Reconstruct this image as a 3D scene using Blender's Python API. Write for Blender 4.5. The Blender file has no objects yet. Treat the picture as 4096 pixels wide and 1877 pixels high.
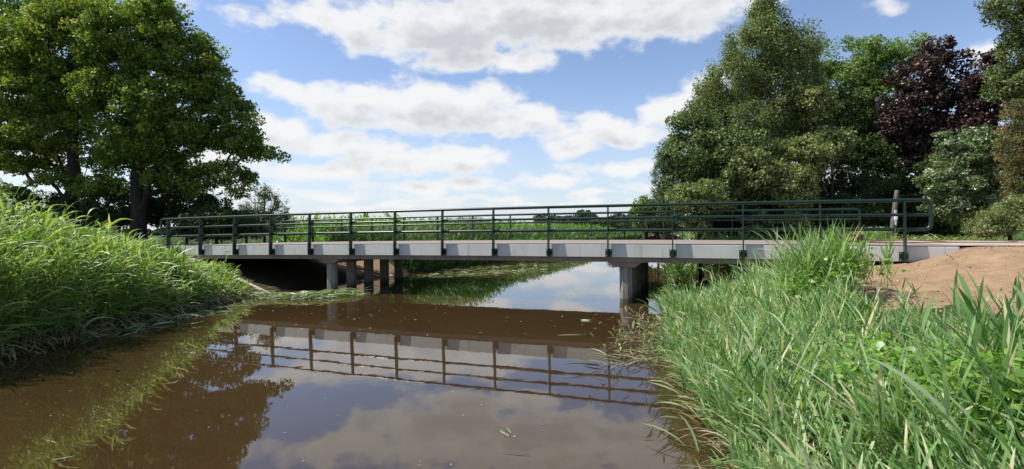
import bpy, bmesh, math, random
import numpy as np
from mathutils import Vector, Matrix
scn = bpy.context.scene
R = math.radians
PI = math.pi
# ------------------------------------------------------------------ camera
EYE = 1.81
FPX = 2100.0                       # focal length in photo pixels (photo 4096 wide)
cam_d = bpy.data.cameras.new('camera'); cam = bpy.data.objects.new('camera', cam_d)
scn.collection.objects.link(cam); scn.camera = cam
cam_d.sensor_width = 36.0; cam_d.lens = FPX / 4096 * 36.0
cam_d.clip_start = 0.05; cam_d.clip_end = 6000
cam.matrix_world = Matrix.Translation((0, 0, EYE)) @ Matrix.Rotation(R(90 - 0.37), 4, 'X') @ Matrix.Rotation(R(-0.57), 4, 'Z')
# ------------------------------------------------------------------ light
SUN_EL = 55.0
SUN_H = Vector((-0.999, 0.042, 0)).normalized()
sun_dir = Vector((SUN_H.x * math.cos(R(SUN_EL)), SUN_H.y * math.cos(R(SUN_EL)), math.sin(R(SUN_EL))))
sd = bpy.data.lights.new('sun', 'SUN'); sd.energy = 5.0; sd.angle = R(0.5); sd.color = (1.0, 0.955, 0.88)
so = bpy.data.objects.new('sun', sd); scn.collection.objects.link(so)
so.rotation_euler = (-sun_dir).to_track_quat('-Z', 'Y').to_euler(); so.location = (-40, 0, 60)
scn.view_settings.view_transform = 'Standard'; scn.view_settings.look = 'None'
scn.view_settings.exposure = 0.42; scn.view_settings.gamma = 1.0
scn.render.engine = 'CYCLES'
scn.cycles.max_bounces = 6; scn.cycles.diffuse_bounces = 3; scn.cycles.glossy_bounces = 3
scn.cycles.transmission_bounces = 3; scn.cycles.transparent_max_bounces = 4

def azel(px, py):                  # photo pixel -> azimuth (from +Y to +X), elevation
    x = (px - 2048) / FPX; h = 925 - 0.01 * (px - 2048)
    return math.atan(x), math.atan((h - py) / FPX / math.sqrt(1 + x * x))

# clouds, placed by their bearing and elevation:  (x, y, rx, ry, weight) measured on the photo
CL = [(900,60,150,60,1.0),(1120,75,230,85,1.2),(1350,45,300,80,1.25),(1640,35,250,75,1.15),(1190,140,190,45,1.0),(1330,150,90,30,.9),
      (1300,-110,700,120,1.2),(1850,-60,250,70,.9),
      (630,25,95,40,.45),(520,-40,160,50,.5),
      (715,228,62,34,.85),(900,268,160,62,1.1),(1110,278,200,70,1.15),(1290,300,130,44,1.0),(1400,325,70,25,.7),
      (700,335,120,50,.9),(860,365,130,34,.9),(970,375,80,30,.8),
      (1010,410,150,34,.95),(1160,405,115,38,1.0),(800,430,180,28,.75),(560,390,120,60,.8),
      (1520,318,90,42,1.0),(1440,370,85,32,.95),(1590,345,110,26,.95),(1700,285,95,50,.9),(1780,240,80,50,.7),
      (2490,130,60,36,.8),(2420,190,60,25,.5),(2210,30,50,20,.4),
      (1400,458,110,17,.8),(1560,425,130,20,.75),(1120,468,230,17,.75),(860,488,170,15,.6),(1490,486,75,9,.7),(1200,500,150,10,.6),
      (1000,515,300,12,.5),(1400,510,200,9,.45),(600,470,150,25,.6),(1640,468,120,12,.5),
      (150,250,180,60,.8),(60,420,220,50,.8),(400,330,140,60,.6),(2100,420,250,50,.7)]
world = bpy.data.worlds.new('World'); scn.world = world; world.use_nodes = True
wt = world.node_tree; wt.nodes.clear()
def nd(t, typ, **kw):
    n = t.nodes.new(typ)
    for k, v in kw.items():
        if k.startswith('i_'): n.inputs[k[2:]].default_value = v
        else: setattr(n, k, v)
    return n
def mth(t, op, a, b=None, c=None, clamp=False):
    n = t.nodes.new('ShaderNodeMath'); n.operation = op; n.use_clamp = clamp
    for k, v in enumerate((a, b, c)):
        if v is None: continue
        if isinstance(v, (int, float)): n.inputs[k].default_value = v
        else: t.links.new(v, n.inputs[k])
    return n.outputs[0]
def vmth(t, op, a, b=None):
    n = t.nodes.new('ShaderNodeVectorMath'); n.operation = op
    for k, v in enumerate((a, b)):
        if v is None: continue
        if isinstance(v, (tuple, list)): n.inputs[k].default_value = v
        else: t.links.new(v, n.inputs[k])
    return n.outputs['Value'] if op in ('LENGTH', 'DOT_PRODUCT') else n.outputs[0]
# group: cloud density at (azimuth, elevation)
g = bpy.data.node_groups.new('cloud_density', 'ShaderNodeTree')
g.interface.new_socket('P', in_out='INPUT', socket_type='NodeSocketVector')
g.interface.new_socket('D', in_out='OUTPUT', socket_type='NodeSocketFloat')
gi = g.nodes.new('NodeGroupInput'); go = g.nodes.new('NodeGroupOutput')
wn = nd(g, 'ShaderNodeTexNoise'); wn.inputs['Scale'].default_value = 9; wn.inputs['Detail'].default_value = 3
g.links.new(gi.outputs[0], wn.inputs['Vector'])
wv = vmth(g, 'MULTIPLY', vmth(g, 'SUBTRACT', wn.outputs['Color'], (.5, .5, .5)), (.10, .045, 0))
P = vmth(g, 'ADD', gi.outputs[0], wv)
acc = None
for (x, y, rx, ry, w) in CL:
    s = 4096 / 2575
    x *= s; y *= s; rx *= s; ry *= s
    a, e = azel(x, y); a2 = azel(x + rx, y)[0]; a1 = azel(x - rx, y)[0]; e2 = azel(x, y - ry)[1]; e1 = azel(x, y + ry)[1]
    sx = (a2 - a1) / 2 * 1.28; sy = (e2 - e1) / 2 * 1.28
    v = vmth(g, 'MULTIPLY', vmth(g, 'SUBTRACT', P, (a, e, 0)), (1 / sx, 1 / sy, 0))
    d = mth(g, 'MULTIPLY_ADD', vmth(g, 'LENGTH', v), -w, w)
    acc = d if acc is None else mth(g, 'SMOOTH_MAX', acc, d, .12)
# clouds in the part of the sky the picture does not show
vs = g.nodes.new('ShaderNodeSeparateXYZ'); g.links.new(gi.outputs[0], vs.inputs[0])
on = nd(g, 'ShaderNodeTexNoise'); on.inputs['Scale'].default_value = 2.6; on.inputs['Detail'].default_value = 2
g.links.new(vmth(g, 'MULTIPLY', gi.outputs[0], (1, 1.8, 0)), on.inputs['Vector'])
def smooth(t, v, a, b, c=0.0, d=1.0):
    m = t.nodes.new('ShaderNodeMapRange'); m.interpolation_type = 'SMOOTHSTEP'
    t.links.new(v, m.inputs[0])
    for k, q in enumerate((a, b, c, d)): m.inputs[k + 1].default_value = q
    return m.outputs[0]
outm = smooth(g, mth(g, 'ABSOLUTE', vs.outputs[0]), .80, .98)
outm2 = smooth(g, vs.outputs[1], .52, .70)
om = mth(g, 'MAXIMUM', outm, outm2)
od = mth(g, 'MULTIPLY', mth(g, 'SUBTRACT', on.outputs['Fac'], .54), 3.2)
od = mth(g, 'MULTIPLY_ADD', om, mth(g, 'ADD', od, 1.0), -1.0)
acc = mth(g, 'MAXIMUM', acc, od)
fn = nd(g, 'ShaderNodeTexNoise'); fn.inputs['Scale'].default_value = 15; fn.inputs['Detail'].default_value = 9; fn.inputs['Roughness'].default_value = .56
g.links.new(vmth(g, 'MULTIPLY', gi.outputs[0], (1, 1.7, 0)), fn.inputs['Vector'])
fin = mth(g, 'MULTIPLY_ADD', mth(g, 'SUBTRACT', fn.outputs['Fac'], .53), 1.9, acc)
g.links.new(fin, go.inputs[0])
tc = wt.nodes.new('ShaderNodeTexCoord'); sp = wt.nodes.new('ShaderNodeSeparateXYZ')
dirn = vmth(wt, 'NORMALIZE', tc.outputs['Generated'])
wt.links.new(dirn, sp.inputs[0])
az = mth(wt, 'ARCTAN2', sp.outputs[0], sp.outputs[1]); el = mth(wt, 'ARCSINE', sp.outputs[2])
cb = wt.nodes.new('ShaderNodeCombineXYZ'); wt.links.new(az, cb.inputs[0]); wt.links.new(el, cb.inputs[1])
def dens(off):
    n = wt.nodes.new('ShaderNodeGroup'); n.node_tree = g
    wt.links.new(vmth(wt, 'ADD', cb.outputs[0], off), n.inputs[0]); return n.outputs[0]
D0 = dens((0, 0, 0)); D1 = dens((-.012, .030, 0))
def smooth(t, v, a, b, c=0.0, d=1.0):
    m = t.nodes.new('ShaderNodeMapRange'); m.interpolation_type = 'SMOOTHSTEP'
    t.links.new(v, m.inputs[0])
    for k, q in enumerate((a, b, c, d)): m.inputs[k + 1].default_value = q
    return m.outputs[0]
alpha = smooth(wt, D0, -.08, .48)
shade = mth(wt, 'MULTIPLY', smooth(wt, D1, .10, 1.0), smooth(wt, D0, .10, .8))
sky = wt.nodes.new('ShaderNodeTexSky'); sky.sky_type = 'NISHITA'; sky.sun_disc = False
sky.sun_elevation = R(SUN_EL); sky.sun_rotation = math.atan2(SUN_H.x, SUN_H.y)
sky.air_density = 1.0; sky.dust_density = 0.6; sky.ozone_density = 1.6
cc = wt.nodes.new('ShaderNodeMix'); cc.data_type = 'RGBA'
cc.inputs['A'].default_value = (8.2, 8.25, 8.3, 1); cc.inputs['B'].default_value = (5.5, 5.65, 5.9, 1)
wt.links.new(shade, cc.inputs['Factor'])
# a milky veil near the horizon
veil = mth(wt, 'MULTIPLY', smooth(wt, el, .0, .30, 1.0, 0.0), .55)
mv = wt.nodes.new('ShaderNodeMix'); mv.data_type = 'RGBA'; mv.inputs['B'].default_value = (5.6, 6.5, 7.9, 1)
hs = wt.nodes.new('ShaderNodeHueSaturation'); hs.inputs['Saturation'].default_value = 1.02; hs.inputs['Value'].default_value = 1.5
wt.links.new(sky.outputs[0], hs.inputs['Color'])
wt.links.new(veil, mv.inputs['Factor']); wt.links.new(vmth(wt, 'MULTIPLY', hs.outputs[0], (.99, .95, 1.0)), mv.inputs['A'])
mx = wt.nodes.new('ShaderNodeMix'); mx.data_type = 'RGBA'
wt.links.new(mth(wt, 'MULTIPLY', alpha, .95), mx.inputs['Factor']); wt.links.new(mv.outputs['Result'], mx.inputs['A']); wt.links.new(cc.outputs['Result'], mx.inputs['B'])
bg = wt.nodes.new('ShaderNodeBackground'); bg.inputs['Strength'].default_value = 0.085
wo = wt.nodes.new('ShaderNodeOutputWorld')
wt.links.new(mx.outputs['Result'], bg.inputs['Color']); wt.links.new(bg.outputs[0], wo.inputs['Surface'])
world.cycles.sampling_method = 'MANUAL'; world.cycles.sample_map_resolution = 512

# ------------------------------------------------------------------ helpers
def link(o, parent=None):
    scn.collection.objects.link(o)
    if parent is not None: o.parent = parent
    return o
def tag(o, label=None, cat=None, group=None, kind=None):
    if label: o['label'] = label
    if cat: o['category'] = cat
    if group: o['group'] = group
    if kind: o['kind'] = kind
    return o
def empty(name, loc=(0, 0, 0)):
    o = bpy.data.objects.new(name, None); o.location = loc; o.empty_display_size = .2
    return link(o)
def np_mesh(name, verts, faces, mat, parent=None, tint=None, extra=None, smooth_=False, origin=None):
    """verts (N,3), faces (M,k)"""
    verts = np.asarray(verts, dtype=np.float32).reshape(-1, 3)
    if origin is not None: verts = verts - np.asarray(origin, dtype=np.float32)
    faces = np.asarray(faces, dtype=np.int32); M, k = faces.shape
    me = bpy.data.meshes.new(name)
    me.vertices.add(len(verts)); me.vertices.foreach_set('co', verts.ravel())
    me.loops.add(M * k); me.loops.foreach_set('vertex_index', faces.ravel())
    me.polygons.add(M); me.polygons.foreach_set('loop_start', np.arange(0, M * k, k, dtype=np.int32))
    me.polygons.foreach_set('loop_total', np.full(M, k, dtype=np.int32))
    if smooth_: me.polygons.foreach_set('use_smooth', np.ones(M, dtype=bool))
    me.update(calc_edges=True)
    for nm, arr in (('tint', tint), *((extra or {}).items())):
        if arr is None: continue
        a = me.attributes.new(nm, 'FLOAT', 'POINT'); a.data.foreach_set('value', np.asarray(arr, dtype=np.float32).ravel())
    for m in (mat if isinstance(mat, (list, tuple)) else [mat]): me.materials.append(m)
    o = bpy.data.objects.new(name, me)
    if origin is not None and parent is None: o.location = origin
    return link(o, parent)
class MB:
    def __init__(s): s.v = []; s.f = []; s.m = []; s.s = []
    def add(s, vs, fs, m=0, sm=False):
        b = len(s.v); s.v += [tuple(v) for v in vs]; s.f += [tuple(b + i for i in f) for f in fs]; s.m += [m] * len(fs); s.s += [sm] * len(fs)
    def box(s, c, X, Y, Z, m=0):       # centre and three half-axis vectors
        c, X, Y, Z = map(Vector, (c, X, Y, Z))
        vs = [c + X * a + Y * b + Z * d for d in (-1, 1) for (a, b) in ((-1, -1), (1, -1), (1, 1), (-1, 1))]
        s.add(vs, [(3, 2, 1, 0), (4, 5, 6, 7), (0, 1, 5, 4), (1, 2, 6, 5), (2, 3, 7, 6), (3, 0, 4, 7)], m)
    def tube(s, pts, rad, n=10, m=0, cap=True):
        pts = [Vector(p) for p in pts]; rs = rad if isinstance(rad, (list, tuple)) else [rad] * len(pts)
        vs = []; prev = None
        for i, p in enumerate(pts):
            t = (pts[min(i + 1, len(pts) - 1)] - pts[max(i - 1, 0)]).normalized()
            if prev is None: u = t.orthogonal().normalized()
            else: u = (prev - t * prev.dot(t)).normalized()
            prev = u; w = t.cross(u)
            vs += [p + (u * math.cos(2 * PI * k / n) + w * math.sin(2 * PI * k / n)) * rs[i] for k in range(n)]
        fs = [(i * n + k, i * n + (k + 1) % n, (i + 1) * n + (k + 1) % n, (i + 1) * n + k) for i in range(len(pts) - 1) for k in range(n)]
        s.add(vs, fs, m, True)
        if cap:
            s.add(vs[:n], [tuple(reversed(range(n)))], m); s.add(vs[-n:], [tuple(range(n))], m)
    def build(s, name, mats, parent=None, bevel=0.0, origin=None):
        me = bpy.data.meshes.new(name)
        vs = s.v if origin is None else [tuple(Vector(v) - Vector(origin)) for v in s.v]
        me.from_pydata(vs, [], s.f)
        for m in (mats if isinstance(mats, (list, tuple)) else [mats]): me.materials.append(m)
        me.polygons.foreach_set('material_index', s.m); me.polygons.foreach_set('use_smooth', s.s)
        me.update()
        o = bpy.data.objects.new(name, me)
        if origin is not None and parent is None: o.location = origin
        link(o, parent)
        if bevel:
            b = o.modifiers.new('bevel', 'BEVEL'); b.width = bevel; b.segments = 2; b.limit_method = 'ANGLE'; b.angle_limit = R(40)
        return o
# ------------------------------------------------------------------ materials
def mat_new(name):
    m = bpy.data.materials.new(name); m.use_nodes = True; t = m.node_tree; t.nodes.clear()
    o = t.nodes.new('ShaderNodeOutputMaterial'); return m, t, o
def ramp(t, fac, stops):
    r = t.nodes.new('ShaderNodeValToRGB'); e = r.color_ramp.elements
    while len(e) < len(stops): e.new(.5)
    for i, (p, c) in enumerate(stops): e[i].position = p; e[i].color = (*c, 1)
    t.links.new(fac, r.inputs[0]); return r.outputs[0]
def noise(t, scale, detail=4, rough=.5, vec=None, obj=True, dist=0):
    n = t.nodes.new('ShaderNodeTexNoise'); n.inputs['Scale'].default_value = scale; n.inputs['Detail'].default_value = detail
    n.inputs['Roughness'].default_value = rough; n.inputs['Distortion'].default_value = dist
    if vec is None:
        c = t.nodes.new('ShaderNodeTexCoord'); vec = c.outputs['Object']
    t.links.new(vec, n.inputs['Vector']); return n.outputs['Fac']
def bump(t, h, strength=.3, dist=.01):
    b = t.nodes.new('ShaderNodeBump'); b.inputs['Strength'].default_value = strength; b.inputs['Distance'].default_value = dist
    t.links.new(h, b.inputs['Height']); return b.outputs[0]
def mixc(t, f, a, b, typ='MIX'):
    n = t.nodes.new('ShaderNodeMix'); n.data_type = 'RGBA'; n.blend_type = typ
    for k, v in (('Factor', f), ('A', a), ('B', b)):
        if isinstance(v, (int, float)): n.inputs[k].default_value = v
        elif isinstance(v, tuple): n.inputs[k].default_value = (*v, 1)
        else: t.links.new(v, n.inputs[k])
    return n.outputs['Result']
def princ(t, out, color, rough=.6, spec=.5, normal=None, metallic=0.0, **kw):
    p = t.nodes.new('ShaderNodeBsdfPrincipled')
    for k, v in (('Base Color', color), ('Roughness', rough)):
        if isinstance(v, tuple): p.inputs[k].default_value = (*v, 1)
        elif isinstance(v, (int, float)): p.inputs[k].default_value = v
        else: t.links.new(v, p.inputs[k])
    p.inputs['Specular IOR Level'].default_value = spec; p.inputs['Metallic'].default_value = metallic
    for k, v in kw.items(): p.inputs[k].default_value = v
    if normal is not None: t.links.new(normal, p.inputs['Normal'])
    t.links.new(p.outputs[0], out.inputs[0]); return p
def leaf_mat(name, stops, rough=.42, trans=.35, spec=.5, tcol=(1.25, 1.35, .45)):
    m, t, o = mat_new(name)
    a = t.nodes.new('ShaderNodeAttribute'); a.attribute_name = 'tint'
    col = ramp(t, a.outputs['Fac'], stops)
    p = t.nodes.new('ShaderNodeBsdfPrincipled'); t.links.new(col, p.inputs['Base Color'])
    p.inputs['Roughness'].default_value = rough; p.inputs['Specular IOR Level'].default_value = spec
    tr = t.nodes.new('ShaderNodeBsdfTranslucent'); t.links.new(mixc(t, 1.0, col, tcol, 'MULTIPLY'), tr.inputs['Color'])
    ms = t.nodes.new('ShaderNodeMixShader'); ms.inputs[0].default_value = trans
    t.links.new(p.outputs[0], ms.inputs[1]); t.links.new(tr.outputs[0], ms.inputs[2]); t.links.new(ms.outputs[0], o.inputs[0])
    return m
def bark_mat(name, c1, c2, scale=6):
    m, t, o = mat_new(name)
    tcn = t.nodes.new('ShaderNodeTexCoord'); mp = t.nodes.new('ShaderNodeMapping'); mp.inputs['Scale'].default_value = (1, 1, .25)
    t.links.new(tcn.outputs['Object'], mp.inputs[0])
    n = noise(t, scale * 3, 6, .65, mp.outputs[0])
    princ(t, o, ramp(t, n, [(.35, c1), (.65, c2)]), .9, .2, bump(t, n, .8, .03)); return m

def mk_concrete(name, c1, c2, stain=(.12, .09, .07), st=.5, sc=3.0, bmp=.15, tide=False):
    m, t, o = mat_new(name)
    n1 = noise(t, sc, 6, .6); n2 = noise(t, sc * 25, 4, .7)
    tcn = t.nodes.new('ShaderNodeTexCoord'); mp = t.nodes.new('ShaderNodeMapping'); mp.inputs['Scale'].default_value = (2.5, 2.5, .35)
    t.links.new(tcn.outputs['Object'], mp.inputs[0]); n3 = noise(t, 2.5, 5, .6, mp.outputs[0])
    c = ramp(t, n1, [(.3, c1), (.7, c2)])
    c = mixc(t, mth(t, 'MULTIPLY', smooth(t, n3, .50, .75), st), c, stain)
    c = mixc(t, mth(t, 'MULTIPLY', smooth(t, n2, .55, .8), .25), c, tuple(x * .55 for x in c1))
    if tide:
        ge = t.nodes.new('ShaderNodeNewGeometry'); sz = t.nodes.new('ShaderNodeSeparateXYZ'); t.links.new(ge.outputs['Position'], sz.inputs[0])
        hz_ = mth(t, 'MULTIPLY_ADD', mth(t, 'SUBTRACT', n1, .5), .25, sz.outputs[2])
        c = mixc(t, smooth(t, hz_, .10, .16, .85, 0), c, (.030, .028, .018)); c = mixc(t, smooth(t, hz_, .16, .42, .45, 0), c, (.10, .10, .055))
    princ(t, o, c, .85, .3, bump(t, n2, bmp, .004)); return m
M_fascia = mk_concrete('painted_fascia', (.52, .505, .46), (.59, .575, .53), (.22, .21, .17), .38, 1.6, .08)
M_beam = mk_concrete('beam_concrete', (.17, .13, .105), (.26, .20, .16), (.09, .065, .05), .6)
M_pile = mk_concrete('pile_concrete', (.20, .185, .165), (.34, .32, .28), (.09, .08, .06), .7, 5, .25, True)
M_kerb = mk_concrete('slope_concrete', (.36, .32, .27), (.50, .46, .39), (.16, .14, .09), .6, 4)
m, t, o = mat_new('deck_grit')
n1 = noise(t, 220, 3, .7); n2 = noise(t, 1.2, 5, .6)
c = ramp(t, n1, [(.35, (.15, .13, .115)), (.7, (.33, .29, .26))]); c = mixc(t, mth(t, 'MULTIPLY', n2, .3), c, (.30, .25, .20))
princ(t, o, c, .9, .2, bump(t, n1, .4, .003)); M_deck = m
m, t, o = mat_new('green_paint')
n1 = noise(t, 60, 3, .6); n2 = noise(t, 2.5, 4, .6)
c = ramp(t, n2, [(.3, (.006, .022, .014)), (.7, (.009, .028, .018))])
princ(t, o, c, .30, .45, bump(t, n1, .03, .001)); M_green = m
m, t, o = mat_new('galvanised_bolt'); princ(t, o, (.55, .55, .55), .35, .5, None, .7); M_bolt = m
# water
m, t, o = mat_new('river_water')
gp = t.nodes.new('ShaderNodeNewGeometry')
mp = t.nodes.new('ShaderNodeMapping'); mp.inputs['Scale'].default_value = (1, 1, 1); t.links.new(gp.outputs['Position'], mp.inputs[0])
w1 = noise(t, 1.3, 3, .5, mp.outputs[0]); w2 = noise(t, 9, 2, .5, mp.outputs[0]); w3 = noise(t, .35, 3, .6, mp.outputs[0])
hgt = mth(t, 'MULTIPLY_ADD', w2, .10, w1)
cw = ramp(t, w3, [(.3, (.036, .021, .009)), (.7, (.050, .030, .012))])
p = princ(t, o, cw, .015, .5, bump(t, hgt, .06, .02)); p.inputs['IOR'].default_value = 1.65
M_water = m
# ground
m, t, o = mat_new('ground')
gp = t.nodes.new('ShaderNodeNewGeometry'); pos = gp.outputs['Position']
a = t.nodes.new('ShaderNodeAttribute'); a.attribute_name = 'sand'
n1 = noise(t, 3.0, 8, .65, pos); n2 = noise(t, 40, 4, .7, pos); n3 = noise(t, .25, 5, .6, pos); n4 = noise(t, .8, 4, .6, pos)
grass = ramp(t, n1, [(.3, (.020, .030, .010)), (.55, (.045, .070, .018)), (.8, (.10, .085, .04))])
sand = ramp(t, n1, [(.25, (.20, .128, .072)), (.6, (.31, .212, .128)), (.85, (.39, .285, .185))])
sand = mixc(t, mth(t, 'MULTIPLY', smooth(t, n2, .60, .72), .55), sand, (.13, .08, .05))
vr = t.nodes.new('ShaderNodeTexVoronoi'); vr.inputs['Scale'].default_value = 2.2; mpp = t.nodes.new('ShaderNodeMapping'); mpp.inputs['Scale'].default_value = (.6, 2.2, 1)
t.links.new(pos, mpp.inputs[0]); t.links.new(mpp.outputs[0], vr.inputs['Vector'])
crk = mth(t, 'MULTIPLY', smooth(t, vr.outputs['Distance'], .0, .16, 1, 0), smooth(t, n4, .48, .62))
sand = mixc(t, mth(t, 'MULTIPLY', crk, .6), sand, (.15, .085, .05))
n5 = noise(t, 1.1, 6, .7, pos, dist=1.2)
sand = mixc(t, mth(t, 'MULTIPLY', smooth(t, n5, .52, .66), .5), sand, (.20, .12, .075))
sand = mixc(t, mth(t, 'MULTIPLY', smooth(t, noise(t, 9, 5, .7, pos), .60, .68), .45), sand, (.11, .07, .045))
f = smooth(t, mth(t, 'MULTIPLY_ADD', mth(t, 'SUBTRACT', n1, .5), .9, a.outputs['Fac']), .42, .58)
a2 = t.nodes.new('ShaderNodeAttribute'); a2.attribute_name = 'mud_shade'
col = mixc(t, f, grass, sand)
col = mixc(t, a2.outputs['Fac'], col, (.045, .030, .020))  # dark mud tone, also painted in as shade beneath the bridge
princ(t, o, col, .95, .15, bump(t, mth(t, 'MULTIPLY_ADD', n2, .35, n1), .6, .06)); M_ground = m

G_reed = [(0, (.060, .135, .030)), (.35, (.145, .280, .080)), (.65, (.27, .42, .165)), (.88, (.45, .56, .31)), (1, (.60, .55, .34))]
M_reed = leaf_mat('reed_leaf', G_reed, .48, .36, .5, (1.15, 1.25, .5))
M_reed_y = leaf_mat('sunny_reed_leaf', [(0, (0.069, 0.144, 0.021)), (.4, (0.161, 0.282, 0.057)), (.75, (0.322, 0.443, 0.167)), (1, (0.529, 0.564, 0.322))], .48, .40, .5, (1.2, 1.25, .45))
M_reed_b = leaf_mat('bank_reed_leaf', [(0, (.04, .10, .02)), (.4, (.085, .175, .04)), (.8, (.16, .26, .085)), (1, (.28, .34, .16))], .5, .33, .4)
M_reed_d = leaf_mat('far_reed_leaf', [(0, (.03, .075, .016)), (.5, (.06, .13, .03)), (1, (.14, .21, .07))], .5, .3, .4)
M_dead = leaf_mat('dead_reed_leaf', [(0, (.11, .07, .035)), (.35, (.27, .19, .11)), (.6, (.15, .22, .07)), (1, (.42, .40, .26))], .7, .2, .3, (1.1, 1, .7))
M_mat = leaf_mat('cut_reed_leaf', [(0, (.10, .16, .05)), (.5, (.22, .30, .13)), (1, (.48, .50, .36))], .4, .25, .5)
M_weed = leaf_mat('bindweed_leaf', [(0, (.11, .23, .03)), (.6, (.20, .36, .06)), (1, (.30, .42, .10))], .4, .4, .5)
M_corn = leaf_mat('maize_leaf', [(0, (.07, .16, .02)), (.5, (.13, .27, .03)), (1, (.25, .36, .07))], .45, .45, .4)
M_specks = leaf_mat('floating_leaf', [(0, (.20, .22, .10)), (.5, (.38, .36, .24)), (1, (.6, .58, .5))], .6, .1, .3)

# ------------------------------------------------------------------ bridge geometry
SP = 1.52
A = Vector((1.425, -0.529, 0)).normalized(); NF = Vector((-A.y, A.x, 0))      # NF points to the far side
if NF.y < 0: NF = -NF
P0 = Vector((-11.865, 18.25, 0)); WID = 5.2
def dz(i): return 1.45 - .05 * ((i - 7.5) / 6.5) ** 2        # deck edge level
def BP(i, tt=0.0, z=0.0): return P0 + A * (SP * i) + NF * tt + Vector((0, 0, z))
def bcoord(x, y):                                           # arrays -> (i, t)
    dx = x - P0.x; dy = y - P0.y
    return (dx * A.x + dy * A.y) / SP, dx * NF.x + dy * NF.y
# ------------------------------------------------------------------ terrain
def LB(y): return np.interp(y, [-40, 0, 8, 15, 16.6, 21, 28.5, 107, 220], [-9, -7.5, -7.7, -7.6, -7.4, -5.4, -2.6, 26, 60])
def RB(y): return np.interp(y, [-40, -3, 0, 3.95, 6.8, 10, 14.5, 20, 28, 107, 220], [1.5, .7, 1.0, 1.75, 2.2, 3.2, 4.4, 6.3, 9.2, 38, 74])
def sstep(x): x = np.clip(x, 0, 1); return x * x * (3 - 2 * x)
rng0 = np.random.default_rng(5)
def vnoise(x, y, s, seed=0):
    x = x / s; y = y / s; xi = np.floor(x).astype(int); yi = np.floor(y).astype(int); fx = sstep(x - xi); fy = sstep(y - yi)
    def h(a, b): 
        v = np.sin(a * 127.1 + b * 311.7 + seed * 74.7) * 43758.5453
        return v - np.floor(v)
    return (h(xi, yi) * (1 - fx) + h(xi + 1, yi) * fx) * (1 - fy) + (h(xi, yi + 1) * (1 - fx) + h(xi + 1, yi + 1) * fx) * fy
def ground(x, y):
    x = np.asarray(x, dtype=float); y = np.asarray(y, dtype=float)
    wob = (vnoise(x, y, 1.3, 1) - .5) * .35
    dl = LB(y) - x + wob; dr = x - RB(y) + wob
    zl = np.minimum(np.where(y < 19, np.interp(y, [8, 12, 15.5, 19], [.95, .62, .32, .4]), .95), .55 * dl); zr = np.minimum(np.interp(y, [4, 8, 12, 13], [.42, .74, .76, .95]), np.interp(y, [5, 9], [.15, .27]) * dr + .02)
    base = np.where(dl > 0, zl, np.where(dr > 0, zr, np.maximum(-.9, .6 * np.maximum(dl, dr))))
    base = base + np.where((dl > 1) | (dr > 1), (vnoise(x, y, 2.2, 3) - .5) * .12 + (vnoise(x, y, .6, 4) - .5) * .04, 0)
    i, tt = bcoord(x, y)
    E = np.interp(i, [-30, .35, .55, .85, 3.1, 3.6], [1.34, 1.34, .90, .84, -.02, -.3])
    E = np.where(i > 7, np.interp(i, [10.9, 11.3, 13.3, 14.0, 14.5, 14.66, 14.9, 16, 40], [-.3, 0, .95, 1.06, 1.26, 1.37, 1.405, 1.41, 1.41]), E)
    out = np.maximum(-tt - .15, tt - WID - .15)
    fall = np.where(i > 7, 5.6, np.where(tt < 0, 1.3, 2.6))
    w = 1 - sstep(out / fall)
    chan = (i > 3.6) & (i < 10.9)
    w = np.where(chan, 0, w)
    w = w * np.where((i < 3.6) & (i > .4), 1 - sstep((out - .2) / .7), 1)   # steeper beside the left abutment slope
    z = base + (E - base) * w
    bumps = (vnoise(x, y, .35, 8) - .5) * .10 + (vnoise(x, y, 1.1, 9) - .5) * .14 + (vnoise(x, y, .19, 10) - .5) * .04
    z = z + np.where((out > .1) & (w > 0) & ~chan & (w < .999), bumps * np.minimum(1, out), 0)
    far = np.hypot(x, y)
    return z + sstep((far - 250) / 700) * .3
def axis(lo, hi, c, fine, growth, nfine):
    v = [c]; s = fine
    k = 0
    while v[-1] < hi: 
        v.append(v[-1] + s); k += 1
        if k > nfine: s *= growth
    w = [c]; s = fine; k = 0
    while w[-1] > lo:
        w.append(w[-1] - s); k += 1
        if k > nfine: s *= growth
    return np.array(sorted(w[1:]) + v)
gx = axis(-2500, 2500, 0, .2, 1.09, 75); gy = axis(-300, 3500, 9, .2, 1.09, 60)
X, Y = np.meshgrid(gx, gy); Zg = ground(X, Y)
i_, t_ = bcoord(X, Y)
out_ = np.maximum(-t_, t_ - WID)
sandm = np.where((i_ > 11.2), 1 - sstep((out_ - 3.6) / 1.6), 0) + np.where((i_ < 3.8) & (t_ > WID - .8), 1 - sstep((out_ - .8) / 1.4), 0)
sandm = np.maximum(sandm, sstep((X - 6.2) / .8) * (1 - sstep((Y - 15) / 1)) * (1 - sstep((X - 30) / 4)) * (Y > 1))
mud_shade = np.maximum(1 - sstep((Zg - .0) / .22), .75 * ((t_ > -.3) & (t_ < WID - .5) & (i_ < 13.5)))  # wet mud at the waterline, plus painted shade on the strip under the deck
nx, ny = len(gx), len(gy)
idx = np.arange(nx * ny).reshape(ny, nx)
F = np.stack([idx[:-1, :-1], idx[:-1, 1:], idx[1:, 1:], idx[1:, :-1]], -1).reshape(-1, 4)
o = np_mesh('ground', np.stack([X, Y, Zg], -1), F, M_ground, extra={'sand': sandm.clip(0, 1), 'mud_shade': mud_shade}, smooth_=True); tag(o, kind='structure')
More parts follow.
